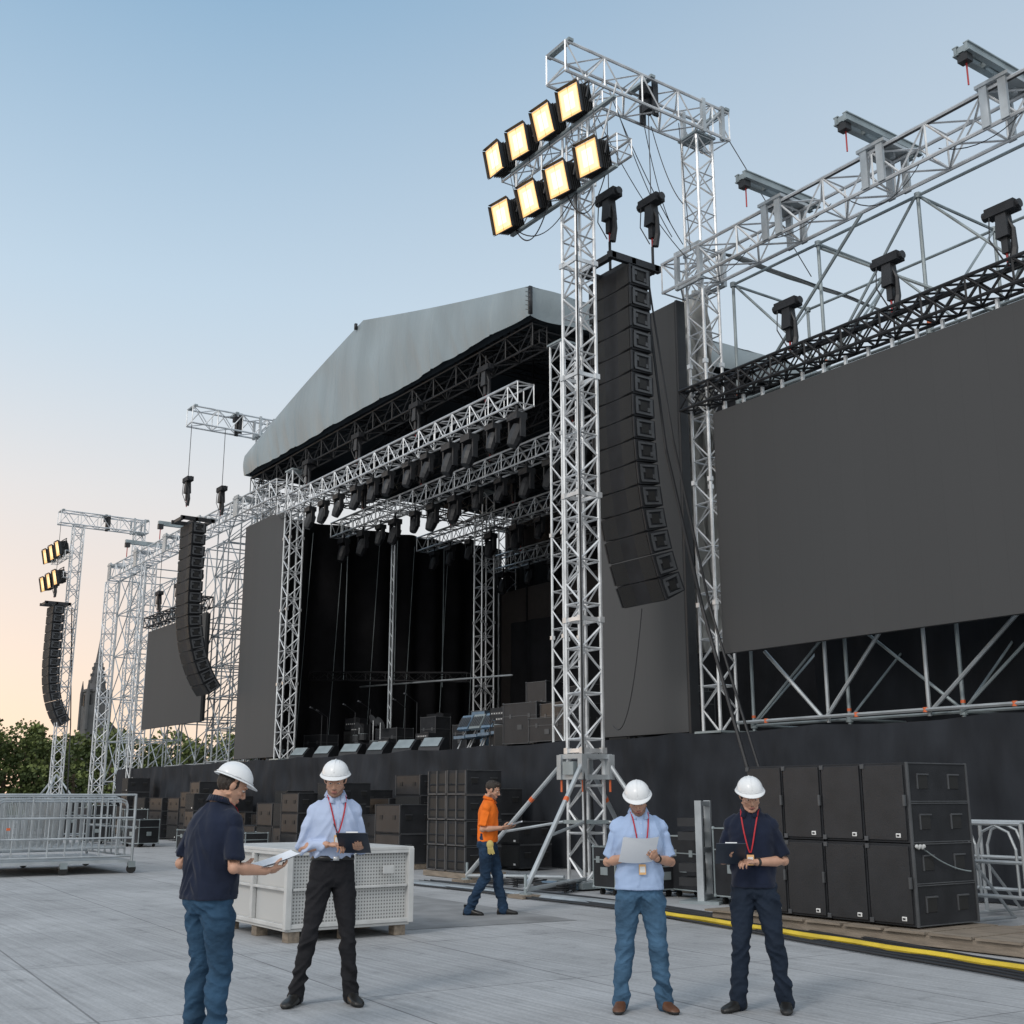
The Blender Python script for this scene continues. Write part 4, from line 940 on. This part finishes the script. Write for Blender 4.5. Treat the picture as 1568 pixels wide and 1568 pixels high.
    if P.get('hat',True):
        k=MB(); N=36
        Mh=M@Matrix.Rotation(P.get('hatpitch',.16),3,'X')
        def hh(x,y,z): return hc+Mh@V((x,y,z))
        rs=[]
        for i in range(13):
            t=i/12*math.pi/2*.985; r_=math.cos(t)**.9; z=.050+.104*math.sin(t); rs.append([hh(.104*r_*math.cos(2*math.pi*j/N),-.008+.126*r_*math.sin(2*math.pi*j/N),z) for j in range(N)])
        k.loft(rs,HAT)
        rb=[]
        for (o,z) in((0,.054),(.006,.050),(.016,.044),(.017,.040),(.004,.043),(-.006,.048)):
            rg=[]
            for j in range(N):
                a=2*math.pi*j/N; fr=max(0,math.sin(a))**3; e_=o*(1+1.9*fr); rg.append(hh((.104+e_)*math.cos(a),-.008+(.126+e_)*math.sin(a),z-(o*.5*fr)))
            rb.append(rg)
        k.loft(rb,HAT,cap=False)
        for x in(-.030,0,.030): k.path([hh(x,-.008+.122*math.cos(t)*(1-abs(x)*2),.052+(.105-abs(x)*.25)*math.sin(t)) for t in[math.pi*.08+i*math.pi*.84/14 for i in range(15)]],.0045,HAT,6)
        k.path([hh(.108*math.cos(a),-.008+.130*math.sin(a),.058) for a in[2*math.pi*i/30 for i in range(31)]],.003,HAT,5)
        k.build('hard_hat',par,True)
    pr=MB()
    if P.get('board'):
        kind,c,yaw,t,ln,wd=P['board']; R=Matrix.Rotation(yaw,3,'Z')@Matrix.Rotation(t,3,'X'); c=V(c)
        if kind=='clip':
            pr.box(c,(wd,ln,.005),BOARD,R); pr.box(c+R@V((0,-.01,.0045)),(wd-.02,ln-.04,.003),PAPER,R); pr.box(c+R@V((0,ln/2-.02,.009)),(.09,.03,.01),ALU,R)
        else:
            for q_ in range(3):
                def fn(u,v,q_=q_): return c+R@V(((u-.5)*wd+.006*q_,(v-.5)*ln-.004*q_,.018*(u-.5)**2*4+.02*(v-.2)**2*(1+q_*.3)-.003*q_))
                sheet(pr,fn,8,8,PAPER)
    if P.get('pen'): a_,b_=P['pen']; pr.tube(a_,b_,.004,BLK,6)
    if P.get('watch'):
        E=V(P['elbow'+P['watch']]);Wr=V(P['wrist'+P['watch']]); d=(Wr-E).normalized(); pr.tube(Wr-d*.03,Wr-d*.008,.031,BSH,14); pr.tube(Wr-d*.02+V((0,0,.028)),Wr-d*.02+V((0,0,.036)),.017,BSH,12)
    if P.get('gloves'):
        g=P['gloves']
        for k in range(5): pr.path([V(g)+V((.0,.01*k-.02,.03)),V(g)+V((.012,.014*k-.02,-.05)),V(g)+V((.006,.02*k-.02,-.12-.01*(k%2)))],[.014,.013,.009],GLV,7)
        pr.ell(g,(.03,.05,.06),GLV)
    if pr.v: pr.build('held_items',par,False)
    return par
Fc=V((-.8218,.5698));Rc=V((.5698,.8218))
def facing(a): a=math.radians(a); return -Fc*math.cos(a)+Rc*math.sin(a)   # 0 = towards camera, + = image right
person('site_engineer',(-8.60,4.27),facing(20),1.80,dict(seed=2,shirt=LBLUE,trouser=BTROU,shoe=BSH,long=True,tuck=True,buttons=True,lanyard=1.25,tw=.95,lean=.05,
  footR=(.24,-.03),footL=(-.16,.06),kneeR=(.165,.05,.50),kneeL=(-.115,.07,.50),toeR=-.6,toeL=.15,elbowR=(.235,-.03,1.135),wristR=(.09,.17,1.165),elbowL=(-.225,-.03,1.135),wristL=(-.165,.20,1.135),
  dirR=(-.75,.6,.0),palmR=(-.2,0,-1),curlR=1.0,dirL=(.35,.9,.12),palmL=(0,-.3,1),curlL=.45,
  board=('clip',(-.09,.32,1.18),-.35,.50,.32,.235),pen=((-.01,.26,1.19),(.05,.23,1.32)),nod=.40,yaw=-.30,beard=True))
person('site_engineer',(-7.42,2.84),Fc*math.cos(math.radians(40))+Rc*math.sin(math.radians(40)),1.745,dict(seed=5,shirt=NAVY,trouser=JEAN,shoe=BSH,hem=.93,lanyard=1.2,lean=.07,bulk=1.14,tw=1.10,
  footR=(.13,0),footL=(-.13,.03),elbowR=(.265,-.02,1.13),wristR=(.28,.22,1.10),elbowL=(-.275,-.04,1.14),wristL=(-.10,.20,1.12),
  dirR=(.10,.95,.1),palmR=(-.5,-.1,.8),curlR=.5,dirL=(.5,.85,0),palmL=(.3,-.1,1),curlL=.5,board=('paper',(.22,.36,1.15),-.3,.25,.32,.26),nod=.55,yaw=-.45))
person('site_engineer',(-7.02,6.03),facing(3),1.655,dict(seed=9,shirt=LBLUE2,trouser=JEAN2,shoe=BRN,hem=.92,buttons=True,lanyard=1.14,bulk=1.12,tw=1.12,lean=.05,
  footR=(.17,0),footL=(-.17,.03),kneeR=(.135,.04,.50),kneeL=(-.125,.07,.50),toeR=-.3,toeL=.3,elbowR=(.255,-.03,1.135),wristR=(.13,.18,1.18),elbowL=(-.26,.0,1.135),wristL=(-.11,.20,1.17),
  dirR=(-.45,.75,.3),palmR=(-.6,-.1,.6),curlR=.8,dirL=(.45,.7,.4),palmL=(.5,-.5,.4),curlL=.9,board=('paper',(.04,.31,1.235),.12,.80,.25,.28),nod=.60,yaw=-.12,tilt=.06,beard=True,watch='L'))
person('site_engineer',(-6.52,6.72),facing(-18),1.675,dict(seed=12,shirt=NAVY,trouser=NTROU,shoe=BSH,hem=.93,lanyard=1.2,bulk=1.03,tw=1.06,lean=.05,
  footR=(.16,.03),footL=(-.20,-.05),kneeR=(.115,.07,.50),kneeL=(-.145,.03,.50),toeR=-.5,toeL=.1,elbowR=(.24,-.01,1.135),wristR=(.15,.23,1.19),elbowL=(-.245,-.01,1.135),wristL=(-.05,.20,1.13),
  dirR=(.0,.95,.2),palmR=(-.7,-.1,.6),curlR=.6,dirL=(.65,.7,.1),palmL=(.2,-.1,-1),curlL=.9,board=('clip',(.13,.34,1.20),.2,.55,.31,.23),nod=.48,yaw=.28,tilt=.05,watch='L'))
person('stage_worker',(-13.62,9.05),facing(82),1.75,dict(seed=15,shirt=ORANGE,trouser=DJEAN,shoe=BSH,hem=.96,hat=False,tw=1.10,
  footR=(.09,-.24),footL=(-.08,.20),kneeR=(.10,-.02,.49),kneeL=(-.09,.13,.50),toeR=-.1,toeL=.1,elbowR=(.235,-.04,1.13),wristR=(.16,.20,1.15),elbowL=(-.24,-.02,1.13),wristL=(-.10,.22,1.14),
  dirR=(-.2,.95,.1),palmR=(-.5,-.1,.8),curlR=.5,dirL=(.2,.95,.1),palmL=(.3,-.1,1),curlL=.5,board=('paper',(.03,.33,1.18),0,.2,.30,.26),nod=.35,yaw=0,beard=True,gloves=(.19,.06,.93)))
